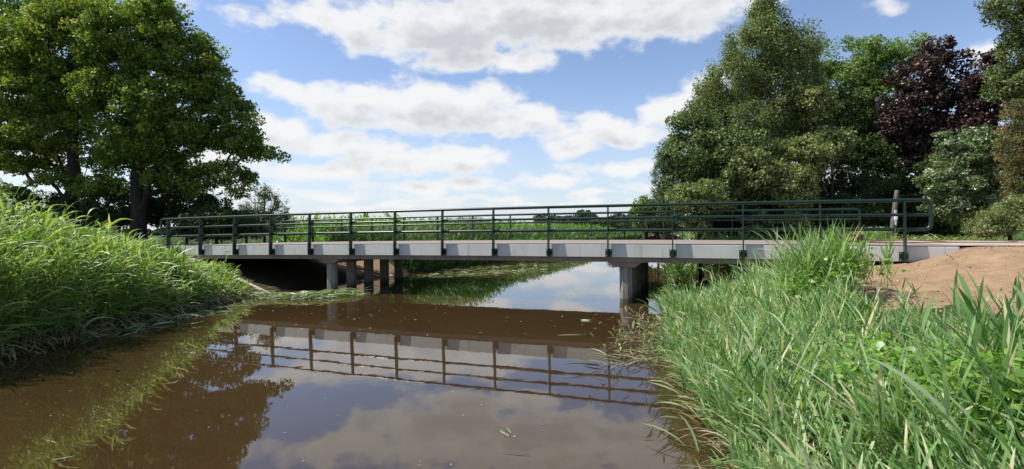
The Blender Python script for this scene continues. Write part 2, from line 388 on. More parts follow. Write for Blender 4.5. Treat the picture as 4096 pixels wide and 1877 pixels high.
# water sheet following the river
ys = np.concatenate([np.arange(-40, 40, 1.0), np.arange(40, 215, 5.0)])
wv_ = []; 
for yy in ys: wv_ += [(float(LB(yy)) - 1.2, yy, 0), (float(RB(yy)) + 1.2, yy, 0)]
wf_ = [(2 * k, 2 * k + 1, 2 * k + 3, 2 * k + 2) for k in range(len(ys) - 1)]
tag(np_mesh('water', wv_, wf_, M_water), kind='structure')
# road on the right-hand embankment
rb = MB()
for k in range(26):
    a0, a1 = 14.62 + k * .6, 14.62 + (k + 1) * .6
    rb.add([BP(a0, .25, 1.425), BP(a1, .25, 1.425), BP(a1, WID - .25, 1.425), BP(a0, WID - .25, 1.425)], [(0, 1, 2, 3)])
M_road = mk_concrete('road_surface', (.30, .25, .21), (.42, .35, .29), (.40, .27, .17), .7, 1.5)
tag(rb.build('road', M_road), kind='structure')

# ------------------------------------------------------------------ footbridge
bridge = tag(empty('footbridge', BP(7, WID / 2, 0)), 'low concrete bridge with pale edge beams and dark green tube railings over the brown river', 'bridge')
def loft(name, sections, mat, parent, bevel=0, close=True, mi=0):
    m_ = MB(); k = len(sections[0]); vs = [p for s_ in sections for p in s_]
    fs = [(a * k + b, a * k + (b + 1) % k, (a + 1) * k + (b + 1) % k, (a + 1) * k + b) for a in range(len(sections) - 1) for b in range(k)]
    fs += [tuple(reversed(range(k))), tuple((len(sections) - 1) * k + b for b in range(k))]
    m_.add(vs, fs)
    o_ = m_.build(name, mat, None, bevel)
    o_.parent = parent; o_.matrix_parent_inverse = Matrix.Translation(parent.location).inverted()
    return o_
def adopt(o_, parent, root):
    o_.parent = parent
    o_.matrix_parent_inverse = Matrix.Translation(root.location).inverted() if parent is root else Matrix.Identity(4)
    return o_
I0, I1 = -.35, 14.62
st = [I0 + (I1 - I0) * k / 40 for k in range(41)]
# wearing surface, deck slab, fascia (near and far, each in two lengths with a joint)
loft('deck_surface', [[BP(i, .10, dz(i) + .03), BP(i, WID - .10, dz(i) + .03), BP(i, WID - .10, dz(i) - .01), BP(i, .10, dz(i) - .01)] for i in st], M_deck, bridge)
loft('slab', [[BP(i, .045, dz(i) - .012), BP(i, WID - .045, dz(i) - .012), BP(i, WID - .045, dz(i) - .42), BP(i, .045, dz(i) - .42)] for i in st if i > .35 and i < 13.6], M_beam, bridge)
for side in (0, 1):
    ta, tb = (0, .16) if side == 0 else (WID - .16, WID)
    for (ia, ib) in ((I0, .62), (.627, 13.5), (13.507, I1)):
        n_ = max(2, int((ib - ia) * 3)); ss = [ia + (ib - ia) * k / n_ for k in range(n_ + 1)]
        loft('edge_beam', [[BP(i, ta, dz(i) + .012), BP(i, tb, dz(i) + .012), BP(i, tb, dz(i) - .30), BP(i, ta, dz(i) - .30)] for i in ss], M_fascia, bridge, .008)
# embossed plate on the near edge beam
mb = MB(); c = BP(1.72, -.001, dz(1.7) - .155); mb.box(c, A * .10, NF * .006, Vector((0, 0, .028)))
adopt(mb.build('plate', M_fascia, None, .004), bridge, bridge)
# pier caps and piles
for pi_, ic in enumerate((4.36, 10.25)):
    zz = dz(ic)
    prof = [(-.42, -.42), (-.24, -.55), (.24, -.55), (.42, -.42)]
    secs = [[BP(ic + a / SP, tt, zz + b) for a, b in prof] for tt in (.07, WID - .8)]
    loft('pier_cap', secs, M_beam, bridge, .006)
    for k in range(5):
        tt = .27 + k * .93
        mb = MB(); c0 = BP(ic, tt); vs = []
        for z_ in (-.8, zz - .545):
            vs += [c0 + A * (.165 * math.cos(R(22.5 + 45 * q))) + NF * (.165 * math.sin(R(22.5 + 45 * q))) + Vector((0, 0, z_)) for q in range(8)]
        mb.add(vs, [(q, (q + 1) % 8, 8 + (q + 1) % 8, 8 + q) for q in range(8)] + [tuple(range(8, 16))])
        adopt(mb.build('pile', M_pile, None, .006), bridge, bridge)
# abutments: back wall plus sloping concrete edges
for (ia, ib, zt) in ((.40, .56, 1.0), (13.55, 13.70, 1.0)):
    mb = MB(); mb.add([BP(ia, .03, .2), BP(ib, .03, .2), BP(ib, WID - .03, .2), BP(ia, WID - .03, .2), BP(ia, .03, dz(ia) - .421), BP(ib, .03, dz(ia) - .421), BP(ib, WID - .03, dz(ia) - .421), BP(ia, WID - .03, dz(ia) - .421)],
        [(3, 2, 1, 0), (4, 5, 6, 7), (0, 1, 5, 4), (1, 2, 6, 5), (2, 3, 7, 6), (3, 0, 4, 7)])
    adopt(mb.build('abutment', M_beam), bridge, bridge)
for t0_, t1_ in ((-.20, -1.0), (WID + .05, WID + .5)):
    for (ia, za, ib, zb) in ((.70, 1.0, 3.5, -.05), (13.3, .97, 11.0, -.1)):
        secs = [[BP(i, ta, z_), BP(i, ta + .36, z_), BP(i, ta + .36, z_ - .3), BP(i, ta, z_ - .3)] for i, z_, ta in ((ia, za, t0_), (ib, zb, t1_))]
        loft('slope_edging', secs, M_kerb, bridge, .01)
# railings
def arc_pts(c, u, v, r, n=6): return [c + u * (r * math.sin(a)) + v * (r * (1 - math.cos(a))) for a in [PI / 2 * k / n for k in range(n + 1)]]
POST0 = None
for side in (0, 1):
    tr_ = -.034 if side == 0 else WID + .034
    H1, H2, H3 = .965, .665, .365
    mb = MB(); ra, rm = .037, .031
    def rp(i, h): return BP(i, tr_, dz(i) + h)
    ea, eb = -.27, 14.30
    n_ = 60; ss = [ea + .075 + (eb - ea - .15) * k / n_ for k in range(n_ + 1)]
    top = [rp(i, H1) for i in ss]; bot = [rp(i, H3) for i in ss]
    rr = .075 * SP
    def corner(p, h_sign, v_sign):
        return [p + A * (h_sign * rr * math.sin(PI / 2 * k / 6)) + Vector((0, 0, v_sign * rr * (1 - math.cos(PI / 2 * k / 6)))) for k in range(1, 7)]
    loop = top + corner(top[-1], 1, -1) + list(reversed(corner(bot[-1], 1, 1))) + list(reversed(bot)) + corner(bot[0], -1, 1) + list(reversed(corner(top[0], -1, -1)))
    loop.append(loop[0])
    mb.tube(loop, ra, 12, 0, False)
    mb.tube([rp(ea + (eb - ea) * k / 60, H2) for k in range(61)], rm, 10)
    for ij in (2.3, 5.3, 8.35, 11.2):      # sleeve joints
        for h_, r_ in ((H1, ra + .003), (H2, rm + .003), (H3, ra + .003)):
            mb.tube([rp(ij, h_), rp(ij + .02, h_)], r_, 12)
    rail = adopt(mb.build('railing', M_green), bridge, bridge)
    sg = -1 if side == 0 else 1
    for k in range(15):
        i = float(k); base = BP(i, 0 if side == 0 else WID, dz(i))
        OUT = NF * sg; zv = Vector((0, 0, 1)); mb = MB()
        # tapered flat post, outer edge raked
        th = .012
        prof = [(.028, -.285), (.165, -.285), (.165, -.10), (.150, .30), (.112, .945), (.012, .945), (.008, .30), (.034, -.09)]
        vs = [base + OUT * a + zv * b + A * s_ for s_ in (-th, th) for a, b in prof]; kk = len(prof)
        mb.add(vs, [tuple(range(kk)), tuple(reversed(range(kk, 2 * kk)))] + [(q + kk, (q + 1) % kk + kk, (q + 1) % kk, q) for q in range(kk)])
        mb.box(base + OUT * .012 - zv * .195, A * .082, OUT * .0115, zv * .098)              # base plate
        for sa in (-.058, .058):
            for sb in (-.265, -.125):
                mb.tube([base + OUT * .022 + A * sa + zv * sb, base + OUT * .034 + A * sa + zv * sb], .013, 6, 1)
        po = mb.build('post', [M_green, M_bolt])
        po.parent = rail
# bits: branches and a clod lying on the deck end
def scatter_tube(name, pts, r, mat, label, cat, n=6):
    m_ = MB(); m_.tube(pts, r, n); o_ = m_.build(name, mat, origin=tuple(pts[0])); return tag(o_, label, cat)
M_wood = bark_mat('old_wood', (.07, .062, .055), (.19, .175, .155), 5)
M_branch = bark_mat('branch_bark', (.14, .07, .045), (.26, .14, .085), 5)
bpts = [BP(14.0 + .28 * k, 2.6 + .05 * math.sin(k * 1.7), dz(14) + .06 + .04 * math.sin(k * .9)) for k in range(8)]
scatter_tube('fallen_branch', bpts, [.018 - .0012 * k for k in range(8)], M_branch, 'long thin brown branch lying across the right end of the bridge deck', 'branch')
bpts = [BP(13.95 + .35 * k, 2.2 + .03 * math.sin(k * 2.2), dz(14) + .045) for k in range(8)]
scatter_tube('fallen_branch', bpts, [.014 - .001 * k for k in range(8)], M_branch, 'straight reddish stick on the deck in front of the longer bent branch', 'branch')
bm = bmesh.new(); bmesh.ops.create_icosphere(bm, subdivisions=4, radius=.16)
for v in bm.verts:
    n = v.co.normalized(); q = 1 + .22 * math.sin(n.x * 5 + n.y * 4) * math.cos(n.z * 6 + 1) + .07 * math.sin(n.x * 17 + n.z * 13) * math.cos(n.y * 15)
    v.co = Vector((v.co.x * 1.45, v.co.y * 1.0, v.co.z * .85)) * q
me = bpy.data.meshes.new('earth_clod'); bm.to_mesh(me); bm.free()
m, t, o = mat_new('clod_earth'); n1 = noise(t, 18, 8, .7); princ(t, o, ramp(t, n1, [(.3, (.05, .025, .018)), (.7, (.17, .10, .07))]), .95, .1, bump(t, n1, 1, .03)); me.materials.append(m)
me.polygons.foreach_set('use_smooth', [True] * len(me.polygons))
o = link(bpy.data.objects.new('earth_clod', me)); o.location = BP(13.78, 2.5, dz(14) + .15); tag(o, 'dark brown lump of earth and roots on the deck behind the last railing post', 'clod')
# leaning wooden pole with a cloth
def W(px, py, Z):
    h = 925 - .01 * (px - 2048); return Vector(((px - 2048) / FPX * Z, Z, EYE + (h - py) / FPX * Z))
pole = tag(empty('wooden_pole', W(3560, 985, 17.0)), 'weathered grey wooden pole leaning right behind the railing, white cloth at its foot', 'pole')
mb = MB(); mb.tube([W(3562, 990, 17), W(3572, 900, 17), W(3590, 762, 17)], [.085, .08, .072], 10)
adopt(mb.build('shaft', M_wood), pole, pole)
m, t, o = mat_new('pale_cloth'); n1 = noise(t, 9, 3); princ(t, o, ramp(t, n1, [(.45, (.62, .63, .68)), (.6, (.30, .27, .42))]), .8, .2); 
mb = MB(); cc_ = [W(3580, 840, 16.85), W(3588, 842, 16.85), W(3592, 870, 16.8), W(3588, 905, 16.82), W(3582, 900, 16.8), W(3577, 868, 16.85)]
mb.add(cc_ + [c_ + Vector((.0, .02, 0)) for c_ in cc_], [(5, 4, 3, 2, 1, 0), (6, 7, 8, 9, 10, 11)] + [(q, (q + 1) % 6, 6 + (q + 1) % 6, 6 + q) for q in range(6)])
adopt(mb.build('cloth', m), pole, pole)

# ------------------------------------------------------------------ foliage builders (numpy)
def unit(v): return v / np.maximum(1e-9, np.linalg.norm(v, axis=-1, keepdims=True))
class Blades:
    PROF = {2: [.6, 1.0, .05], 3: [.5, 1.0, .75, .04], 4: [.45, .95, 1.0, .62, .03], 5: [.4, .9, 1.0, .85, .5, .02]}
    def __init__(s): s.v = []; s.f = []; s.t = []; s.n = 0
    def add(s, base, d, bend, L, Wd, tint, nseg=3, rng=None, prof=None):
        n = len(base); L = np.broadcast_to(L, (n,)); Wd = np.broadcast_to(Wd, (n,))
        ts = np.linspace(0, 1, nseg + 1)
        p = base[:, None] + d[:, None] * (L[:, None, None] * ts[None, :, None]) + bend[:, None] * (L[:, None, None] * (ts ** 2)[None, :, None])
        tan = unit(d[:, None] + 2 * bend[:, None] * ts[None, :, None])
        ref = rng.normal(size=(n, 3)) * .55 + np.array([0, 0, 1.0])
        side = unit(np.cross(tan, ref[:, None]))
        w = np.array(prof or s.PROF[nseg])[None, :, None] * Wd[:, None, None] / 2
        v = np.stack([p - side * w, p + side * w], 2)
        s.v.append(v.reshape(-1, 3)); k = nseg + 1
        b = s.n + (np.arange(n) * k * 2)[:, None] + (np.arange(nseg) * 2)[None, :]
        s.f.append(np.stack([b, b + 1, b + 3, b + 2], -1).reshape(-1, 4)); s.n += n * k * 2
        s.t.append(np.repeat(tint, k * 2))
    def build(s, name, mat, parent=None, origin=None):
        return np_mesh(name, np.concatenate(s.v), np.concatenate(s.f), mat, parent, tint=np.concatenate(s.t), origin=origin, smooth_=True)
def reeds(B, pts, h, lean, wind, nleaf, rng, leafL=.42, leafW=.026, droop=.5, nseg=4, tint0=.5, tsp=.22, stem=True, t0=.25, spread=.9, ctint=None):
    """pts (N,3) stem bases, h (N,), lean (N,3) vector, wind (3,) added to leaf bend"""
    n = len(pts); up = np.array([0, 0, 1.0]); plant_t = rng.normal(0, .1, n) if ctint is None else ctint
    if stem:
        B.add(pts, np.tile(up, (n, 1)) + lean * .3, lean * .7, h, .009, np.clip(tint0 + plant_t + .05, 0, 1), 3, rng, [1, 1, .8, .5])
    a0 = rng.uniform(0, 2 * PI, n)
    for k in range(nleaf):
        tt = t0 + (1 - t0) * (k + rng.uniform(0, .8, n)) / nleaf; tt = np.minimum(tt, 1)
        p = pts + (up + lean * .3) * (h * tt)[:, None] + lean * (.7 * h * tt ** 2)[:, None]
        a = a0 + k * PI + rng.normal(0, .7, n)
        hor = np.stack([np.cos(a), np.sin(a), np.zeros(n)], -1)
        upw = rng.uniform(.5, 1.3, n) + .8 * tt ** 2
        d = unit(hor * spread + up * upw[:, None] + lean * .6 + wind * .5)
        L = leafL * np.clip(h / .9, .55, 1) * rng.uniform(.6, 1.25, n) * np.where(tt > .9, .8, 1)
        bend = -up * (droop * rng.uniform(.3, 1.4, n))[:, None] + wind * rng.uniform(.4, 1.2, n)[:, None] + hor * .1
        B.add(p, d, bend * .7, L, leafW * rng.uniform(.6, 1.25, n), np.clip(tint0 + plant_t + rng.normal(0, tsp, n), 0, 1), nseg, rng)
def scatter(n, x0, x1, y0, y1, rng): return rng.uniform(x0, x1, n), rng.uniform(y0, y1, n)

# ---- left bank reeds
rng = np.random.default_rng(11)
x, y = scatter(23000, -17, -6.9, 3.2, 17.6, rng)
d = LB(y) - x; i, tt = bcoord(x, y)
T0 = np.interp(y, [2, 8.5, 11, 13.5, 15.5, 17], [2.75, 2.40, 1.90, 1.30, .70, .55])
keep = (d > -.05) & (tt < -.12) & (rng.random(len(x)) < np.where(d < 2.2, 1, .35) * (.35 + .65 * sstep((vnoise(x, y, .5, 77) - .25) * 3))) & ~((np.abs(i - 2.1) < 1.6) & (tt > -.45 - .40 * (i - .7)))
x, y, d, T0 = x[keep], y[keep], d[keep], T0[keep]
z = ground(x, y); cn = vnoise(x, y, .9, 21)
lo_ = np.interp(y, [9, 13], [.66, .30])
T = T0 * (lo_ + (1 - lo_) * sstep(d / 1.3)) + (cn - .5) * .55 + rng.normal(0, .13, len(x)) + np.where(rng.random(len(x)) < .06, .45 * rng.random(len(x)) * np.clip((15 - y) / 4, .2, 1), 0)
h = np.clip(T - z, .22, 2.5)
pts = np.stack([x, y, z - .03], -1)
lean = np.stack([.10 + .30 * np.exp(-d / .8) + rng.normal(0, .10, len(x)), -.05 + rng.normal(0, .10, len(x)), np.zeros(len(x))], -1)
B = Blades(); reeds(B, pts, h, lean, np.array([.5, -.08, 0]), 9, rng, .46, .031, .75, 4, .56, .30, t0=.12)
tag(B.build('reed_bed', M_reed_y), 'dense windblown green reeds covering the left bank in front of the bridge end', 'reeds', kind='stuff')
# ---- right bank reeds
rng = np.random.default_rng(12)
def canopyR(x, y):
    d = x - RB(y)
    near = np.minimum(.08 + .28 * d, .58)
    mid = np.minimum(-.18 + .38 * d, .86)
    f = sstep((y - 6.0) / 1.5)
    T = near * (1 - f) + mid * f
    T = np.where(y > 11.5, np.minimum(T, .70), T)
    T = T - .16 * sstep((x / np.maximum(y, .5) - .62) / .15) * (y > 3.5)
    T = T + .52 * np.exp(-(((x - 5.1) / .45) ** 2 + ((y - 8.4) / .8) ** 2))
    return T
x, y = scatter(26000, .6, 12, 1.2, 13.6, rng)
d = x - RB(y); i, tt = bcoord(x, y)
right_lim = np.interp(y, [0, 3, 5, 6.5, 8, 10, 13], [8, 7, 5.3, 4.6, 5.2, 5.5, 5.2])
keep = (d > -.05) & (tt < -.05) & (x < right_lim + (vnoise(x, y, .7, 5) - .5) * .8) & (rng.random(len(x)) < .20 + .72 * sstep((vnoise(x, y, .42, 78) - .22) * 2.6))
x, y, d = x[keep], y[keep], d[keep]; z = ground(x, y)
cn = vnoise(x, y, .8, 31)
T = canopyR(x, y) + .06 + (cn - .5) * .50 + (vnoise(x, y, .33, 32) - .5) * .26 + rng.normal(0, .13, len(x)) + np.where(rng.random(len(x)) < .05, .28 * rng.random(len(x)), 0)
h = np.clip(T - z, .18, 1.7)
pts = np.stack([x, y, z - .03], -1); n = len(x)
ca = vnoise(x, y, .9, 41) * 4 * PI
lean = np.stack([-.30 + .42 * np.cos(ca) + rng.normal(0, .2, n), .10 + .42 * np.sin(ca) + rng.normal(0, .2, n), np.zeros(n)], -1)
B = Blades(); reeds(B, pts, h, lean, np.array([-.12, .05, 0]), 10, rng, .60, .0185, .38, 5, .62, .28, spread=.62, ctint=(vnoise(x, y, .6, 44) - .5) * .3)
k = (rng.random(n) < .045) & (x < 4.9); m2 = int(k.sum())
reeds(B, pts[k], h[k] + rng.uniform(.15, .50, m2), np.stack([rng.normal(-.12, .16, m2), rng.normal(0, .14, m2), np.zeros(m2)], -1), np.array([-.05, 0, 0]), 7, rng, .44, .020, .22, 4, .50, .28, spread=.5, t0=.3)
k = (d < .45); m2 = int(k.sum())
reeds(B, pts[k], rng.uniform(.25, .60, m2), np.stack([rng.normal(-.75, .25, m2), rng.normal(-.1, .3, m2), np.zeros(m2)], -1), np.array([-.3, 0, 0]), 6, rng, .42, .019, .5, 4, .55, .28, spread=.7, t0=.2)
tag(B.build('reed_bed', M_reed), 'tangled pale green reeds filling the right foreground bank down to the water', 'reeds', kind='stuff')
# tall stalks in the clump and at the right edge
B = Blades(); n = 95
x = rng.normal(5.2, .30, n); y = rng.normal(8.5, .4, n); z = ground(x, y)
reeds(B, np.stack([x, y, z], -1), rng.uniform(1.25, 1.72, n) - z + rng.normal(0, .06, n) - .1, np.stack([rng.normal(0, .13, n), rng.normal(0, .1, n), np.zeros(n)], -1), np.array([0, 0, 0.]), 8, rng, .45, .022, .12, 4, .55, .2, spread=.45, t0=.35)
tag(B.build('tall_reed_clump', M_reed_y), 'tallest clump of upright reeds standing before the right part of the railing', 'reeds', kind='stuff')
B = Blades(); n = 46
x = rng.uniform(2.75, 4.3, n); y = rng.uniform(2.7, 3.9, n); z = ground(x, y)
keep = x / y > .88; x, y, z = x[keep], y[keep], z[keep]; n = len(x)
reeds(B, np.stack([x, y, z], -1), rng.uniform(1.05, 1.42, n) - z, np.stack([rng.normal(.05, .15, n), rng.normal(0, .1, n), np.zeros(n)], -1), np.array([-.05, 0, 0.]), 7, rng, .46, .034, .15, 5, .35, .2, spread=.55, t0=.3)
tag(B.build('broad_reed_clump', M_reed), 'tall broad-bladed reeds closest to the camera at the right edge of the photo', 'reeds', kind='stuff')
# bindweed patches
def weed(nm, cx, cy, rad, n, label, seed):
    r_ = np.random.default_rng(seed); x = r_.normal(cx, rad, n); y = r_.normal(cy, rad, n); z = canopyR(x, y) + r_.uniform(.22, .56, n)
    B = Blades(); a = r_.uniform(0, 2 * PI, n)
    B.add(np.stack([x, y, z], -1), unit(np.stack([np.cos(a), np.sin(a), r_.uniform(-.2, .5, n)], -1)), np.tile([0, 0, -.2], (n, 1)), r_.uniform(.05, .09, n), r_.uniform(.04, .065, n), r_.random(n), 3, r_, [.35, 1.0, .8, .05])
    tag(B.build(nm, M_weed), label, 'plant', kind='stuff')
weed('bindweed', 3.0, 4.0, .26, 900, 'bright yellow-green broad leaves climbing through the near reeds', 1)
weed('bindweed', 3.1, 3.1, .22, 700, 'bright green climbing leaves low at the right edge of the foreground', 2)
weed('bindweed', 4.6, 8.0, .40, 700, 'bright green climbing leaves below the tallest reed clump', 3)
# dead reed clump in the water near the right pier
rng = np.random.default_rng(13); n = 95
y = rng.uniform(7.1, 9.5, n); x = 1.5 + rng.uniform(0, 1.5, n) + (y - 8) * .3
B = Blades(); lean = np.stack([rng.normal(-.1, .5, n), rng.normal(0, .4, n), np.zeros(n)], -1)
reeds(B, np.stack([x, y, np.full(n, -.05)], -1), rng.uniform(.22, .62, n), lean, np.array([0., 0, 0]), 6, rng, .30, .022, .8, 4, .45, .3, spread=1.1, t0=.1)
n = 260; y = rng.uniform(6.9, 9.4, n); x = 1.45 + rng.uniform(0, 1.6, n) + (y - 8) * .3; a = rng.uniform(0, 2 * PI, n)
B.add(np.stack([x, y, rng.uniform(.01, .06, n)], -1), np.stack([np.cos(a), np.sin(a), rng.uniform(0, .25, n)], -1), np.tile([0, 0, -.12], (n, 1)), rng.uniform(.2, .6, n), rng.uniform(.012, .024, n), rng.random(n), 3, rng)
tag(B.build('dead_reed_clump', M_dead, origin=(2.2, 8, 0)), 'broken straw-brown reeds in the water in front of the right pier', 'reeds', kind='stuff')
# brown litter along the right waterline
n = 850; y = rng.uniform(1.5, 8, n); x = RB(y) + rng.normal(.12, .18, n); a = rng.normal(PI * .8, .9, n)
B = Blades(); B.add(np.stack([x, y, np.maximum(ground(x, y), 0) + rng.uniform(0, .12, n)], -1), unit(np.stack([np.cos(a), np.sin(a), rng.uniform(-.1, .9, n)], -1)), np.tile([0, 0, -.3], (n, 1)), rng.uniform(.15, .45, n), rng.uniform(.010, .02, n), rng.random(n) * .8, 3, rng)
tag(B.build('reed_litter', M_dead), 'straw and rusty brown dead blades along the right waterline', 'dead reeds', kind='stuff')
n = 1300; y = rng.uniform(5, 15.5, n); x = LB(y) + rng.normal(.0, .22, n); a = rng.normal(-.3, .9, n)
B = Blades(); B.add(np.stack([x, y, np.maximum(ground(x, y), 0) + rng.uniform(.01, .25, n)], -1), unit(np.stack([np.cos(a), np.sin(a), rng.uniform(-.3, .9, n)], -1)), np.tile([0, 0, -.5], (n, 1)), rng.uniform(.15, .5, n), rng.uniform(.012, .024, n), rng.random(n), 4, rng)
v = np.concatenate(B.v); v[:, 2] = np.maximum(v[:, 2], .004); B.v = [v]
tag(B.build('reed_litter', M_dead), 'broken green and straw blades hanging into the water along the left bank', 'dead reeds', kind='stuff')
# floating cut reeds by the left pier
def mat_pile(nm, path, n, wdt, hgt, mat, label, seed, L=(.25, .6)):
    r_ = np.random.default_rng(seed); u = r_.random(n); path = np.array(path)
    s_ = u * (len(path) - 1); k = np.minimum(s_.astype(int), len(path) - 2); f_ = (s_ - k)[:, None]
    p = path[k] * (1 - f_) + path[k + 1] * f_; dirp = unit(path[k + 1] - path[k])
    p = np.concatenate([p + r_.normal(0, wdt, (n, 2)), (r_.random(n) ** 2 * hgt + .008)[:, None]], 1)
    a = np.arctan2(dirp[:, 1], dirp[:, 0]) + r_.normal(0, .6, n) + PI * (r_.random(n) > .5)
    B = Blades(); B.add(p, unit(np.stack([np.cos(a), np.sin(a), r_.uniform(-.05, .35, n)], -1)), np.tile([0, 0, -.28], (n, 1)), r_.uniform(*L, n), r_.uniform(.016, .034, n), r_.random(n), 4, r_)
    v = np.concatenate(B.v); v[:, 2] = np.maximum(v[:, 2], .006); B.v = [v]
    return tag(B.build(nm, mat, origin=(float(path[0][0]), float(path[0][1]), 0)), label, 'floating reeds', kind='stuff')
mat_pile('floating_reeds', [(-7.6, 14.9), (-6.6, 14.7), (-5.6, 14.6), (-4.6, 15.3)], 900, .17, .16, M_mat, 'cut green reeds floating in a raft in front of the left pier', 31)
mat_pile('floating_reeds', [(-7.5, 9.0), (-7.2, 11.0), (-7.0, 12.2), (-6.9, 13.6)], 190, .22, .07, M_mat, 'pale cut reeds drifting along the foot of the left bank', 32)
mat_pile('floating_reeds', [(-4.2, 20.6), (-2.4, 22.0), (-.6, 23.2), (1.0, 24.6)], 230, .55, .05, M_mat, 'loose floating reeds and pondweed behind the bridge', 33, (.2, .7))
mat_pile('floating_reeds', [(-3.2, 23.6), (-1.0, 26.6), (2.0, 28)], 130, .6, .04, M_mat, 'farther patch of floating weed beyond the bridge', 34, (.2, .7))
# specks on the water
rng = np.random.default_rng(14); n = 520
y = 2.5 + rng.random(n) ** 1.3 * 14; x = rng.uniform(-1, 1, n) * 6.8 - .6 + 0 * y; k = (x < RB(y) - .1) & (x > LB(y) + .1); x, y = x[k], y[k]; n = len(x); a = rng.uniform(0, 2 * PI, n)
B = Blades(); B.add(np.stack([x, y, np.full(n, .004)], -1), np.stack([np.cos(a), np.sin(a), np.zeros(n)], -1), np.zeros((n, 3)), rng.uniform(.01, .04, n) * (1 + (y > 9)), rng.uniform(.006, .014, n) * (1 + (y > 9)), rng.random(n), 2, rng, [.5, 1, .1])
m_ = 90; x = rng.uniform(-7, -3, m_); y = rng.uniform(3.5, 10, m_); a = rng.uniform(0, 2 * PI, m_)
v = np.concatenate(B.v); v[:, 2] = .004; B.v = [v]
tag(B.build('floating_specks', M_specks), 'small pale leaf scraps scattered on the brown water', 'floating leaves', kind='stuff')
# a few individual floating stalks
def stalk(px, py, L, ang, wid, label, mat=M_mat, seed=0, n=3):
    h_ = 925 - .01 * (px - 2048); Z = EYE * FPX / (py - h_); X_ = (px - 2048) / FPX * Z; r_ = np.random.default_rng(seed + 77)
    B = Blades(); a = R(ang) + r_.normal(0, .12, n)
    B.add(np.stack([np.full(n, X_) + r_.normal(0, .02, n), np.full(n, Z) + r_.normal(0, .02, n), np.full(n, .012)], -1), np.stack([np.cos(a), np.sin(a), np.full(n, .03)], -1), np.tile([0, 0, -.03], (n, 1)), L * r_.uniform(.7, 1, n), wid, r_.random(n), 4, r_)
    v = np.concatenate(B.v); v[:, 2] = np.maximum(v[:, 2], .005); B.v = [v]
    tag(B.build('floating_stalk', mat, origin=(X_, Z, 0)), label, 'floating stalk', 'loose stalks floating on the river')
stalk(2030, 1745, .17, 110, .012, 'pair of pale crossed blades floating at the bottom centre', n=3)
stalk(2230, 1345, .55, 5, .02, 'long straw stalk floating in the bridge reflection', M_dead, 2, 2)
stalk(2120, 1820, .30, 160, .008, 'thin brown twig floating near the bottom edge of the water', M_dead, 3, 1)
stalk(2560, 1757, .13, 3, .008, 'short dark stick floating left of the foreground reeds', M_dead, 4, 1)
stalk(170, 1855, .16, 20, .009, 'single pale blade floating at the bottom left corner', M_mat, 5, 1)
stalk(1985, 1520, .12, 40, .012, 'short green blade floating in the middle of the river', M_mat, 6, 2)
stalk(2330, 1283, .22, 2, .06, 'small round floating leaf near the right pier', M_mat, 7, 2)
# crumbs of soil and stones on the bare embankment
rng = np.random.default_rng(70); n = 6000
x = rng.uniform(4.2, 15, n); y = rng.uniform(4.5, 13.5, n); i, tt = bcoord(x, y); k = (tt < -.15) & (vnoise(x, y, .8, 12) > rng.random(n) * .9); x, y = x[k], y[k]; n = len(x)
s_ = .005 + .020 * rng.random(n) ** 4; oc = np.array([[1, 0, 0], [0, 1, 0], [-1, 0, 0], [0, -1, 0], [0, 0, 1], [0, 0, -1]], dtype=float)
v = oc[None] * (s_[:, None, None] * rng.uniform(.5, 1.4, (n, 6, 1))) + rng.normal(0, .25, (n, 6, 3)) * s_[:, None, None]; v = v + np.stack([x, y, ground(x, y) + s_ * .3], -1)[:, None]
f_ = np.array([[0, 1, 4], [1, 2, 4], [2, 3, 4], [3, 0, 4], [1, 0, 5], [2, 1, 5], [3, 2, 5], [0, 3, 5]]); f_ = (np.arange(n)[:, None, None] * 6 + f_[None]).reshape(-1, 3)
M_crumb = leaf_mat('soil_crumb', [(0, (.07, .04, .025)), (.6, (.24, .14, .08)), (1, (.40, .30, .22))], .95, .0, .1)
tag(np_mesh('soil_crumbs', v.reshape(-1, 3), f_, M_crumb, tint=np.repeat(rng.random(n), 6)), 'dark crumbs of soil and small stones on the bare sandy embankment', 'soil', kind='stuff')
# ---- reeds beyond the bridge
rng = np.random.default_rng(15)
y = 21 + rng.random(15000) ** 1.5 * 90; x = LB(y) - rng.random(15000) * 5 + .25; i, tt = bcoord(x, y); k = (tt > WID + 1.8) ; x, y = x[k], y[k]; n = len(x)
z = ground(x, y); d = LB(y) - x
T = 2.0 + .25 * (vnoise(x, y, 2, 3) - .5) + .75 * np.exp(-((x + 2.0) ** 2 / 5 + (y - 31) ** 2 / 14)); h = np.clip((T - z) * (.55 + .45 * sstep(d / 1.0)), .3, 2.6) * rng.uniform(.85, 1.05, n)
sc_ = np.clip(y / 25, 1, 2.6)
B = Blades()
for lo, hi in ((0, 32), (32, 60), (60, 200)):
    k = (y >= lo) & (y < hi); s_ = {0: 1.0, 32: 1.5, 60: 2.4}[lo]
    reeds(B, np.stack([x, y, z], -1)[k], h[k], np.stack([.15 + rng.normal(0, .14, k.sum()), rng.normal(0, .12, k.sum()), np.zeros(k.sum())], -1), np.array([.2, 0, 0]), 7, rng, .5, .04 * s_, .5, 2, .42, .25, t0=.12)
tag(B.build('reed_bed', M_reed_b), 'green reeds along the left bank beyond the bridge', 'reeds', kind='stuff')
y = 15.8 + rng.random(11000) ** 1.4 * 60; x = RB(y) + rng.random(11000) ** 1.3 * 7 - .3; i, tt = bcoord(x, y); k = (tt > WID + .25); x, y = x[k], y[k]; n = len(x)
z = ground(x, y); d = x - RB(y); h = np.clip(1.55 - z + (vnoise(x, y, 1.4, 6) - .5) * .5, .3, 1.5) * (.6 + .4 * sstep(d / .8))
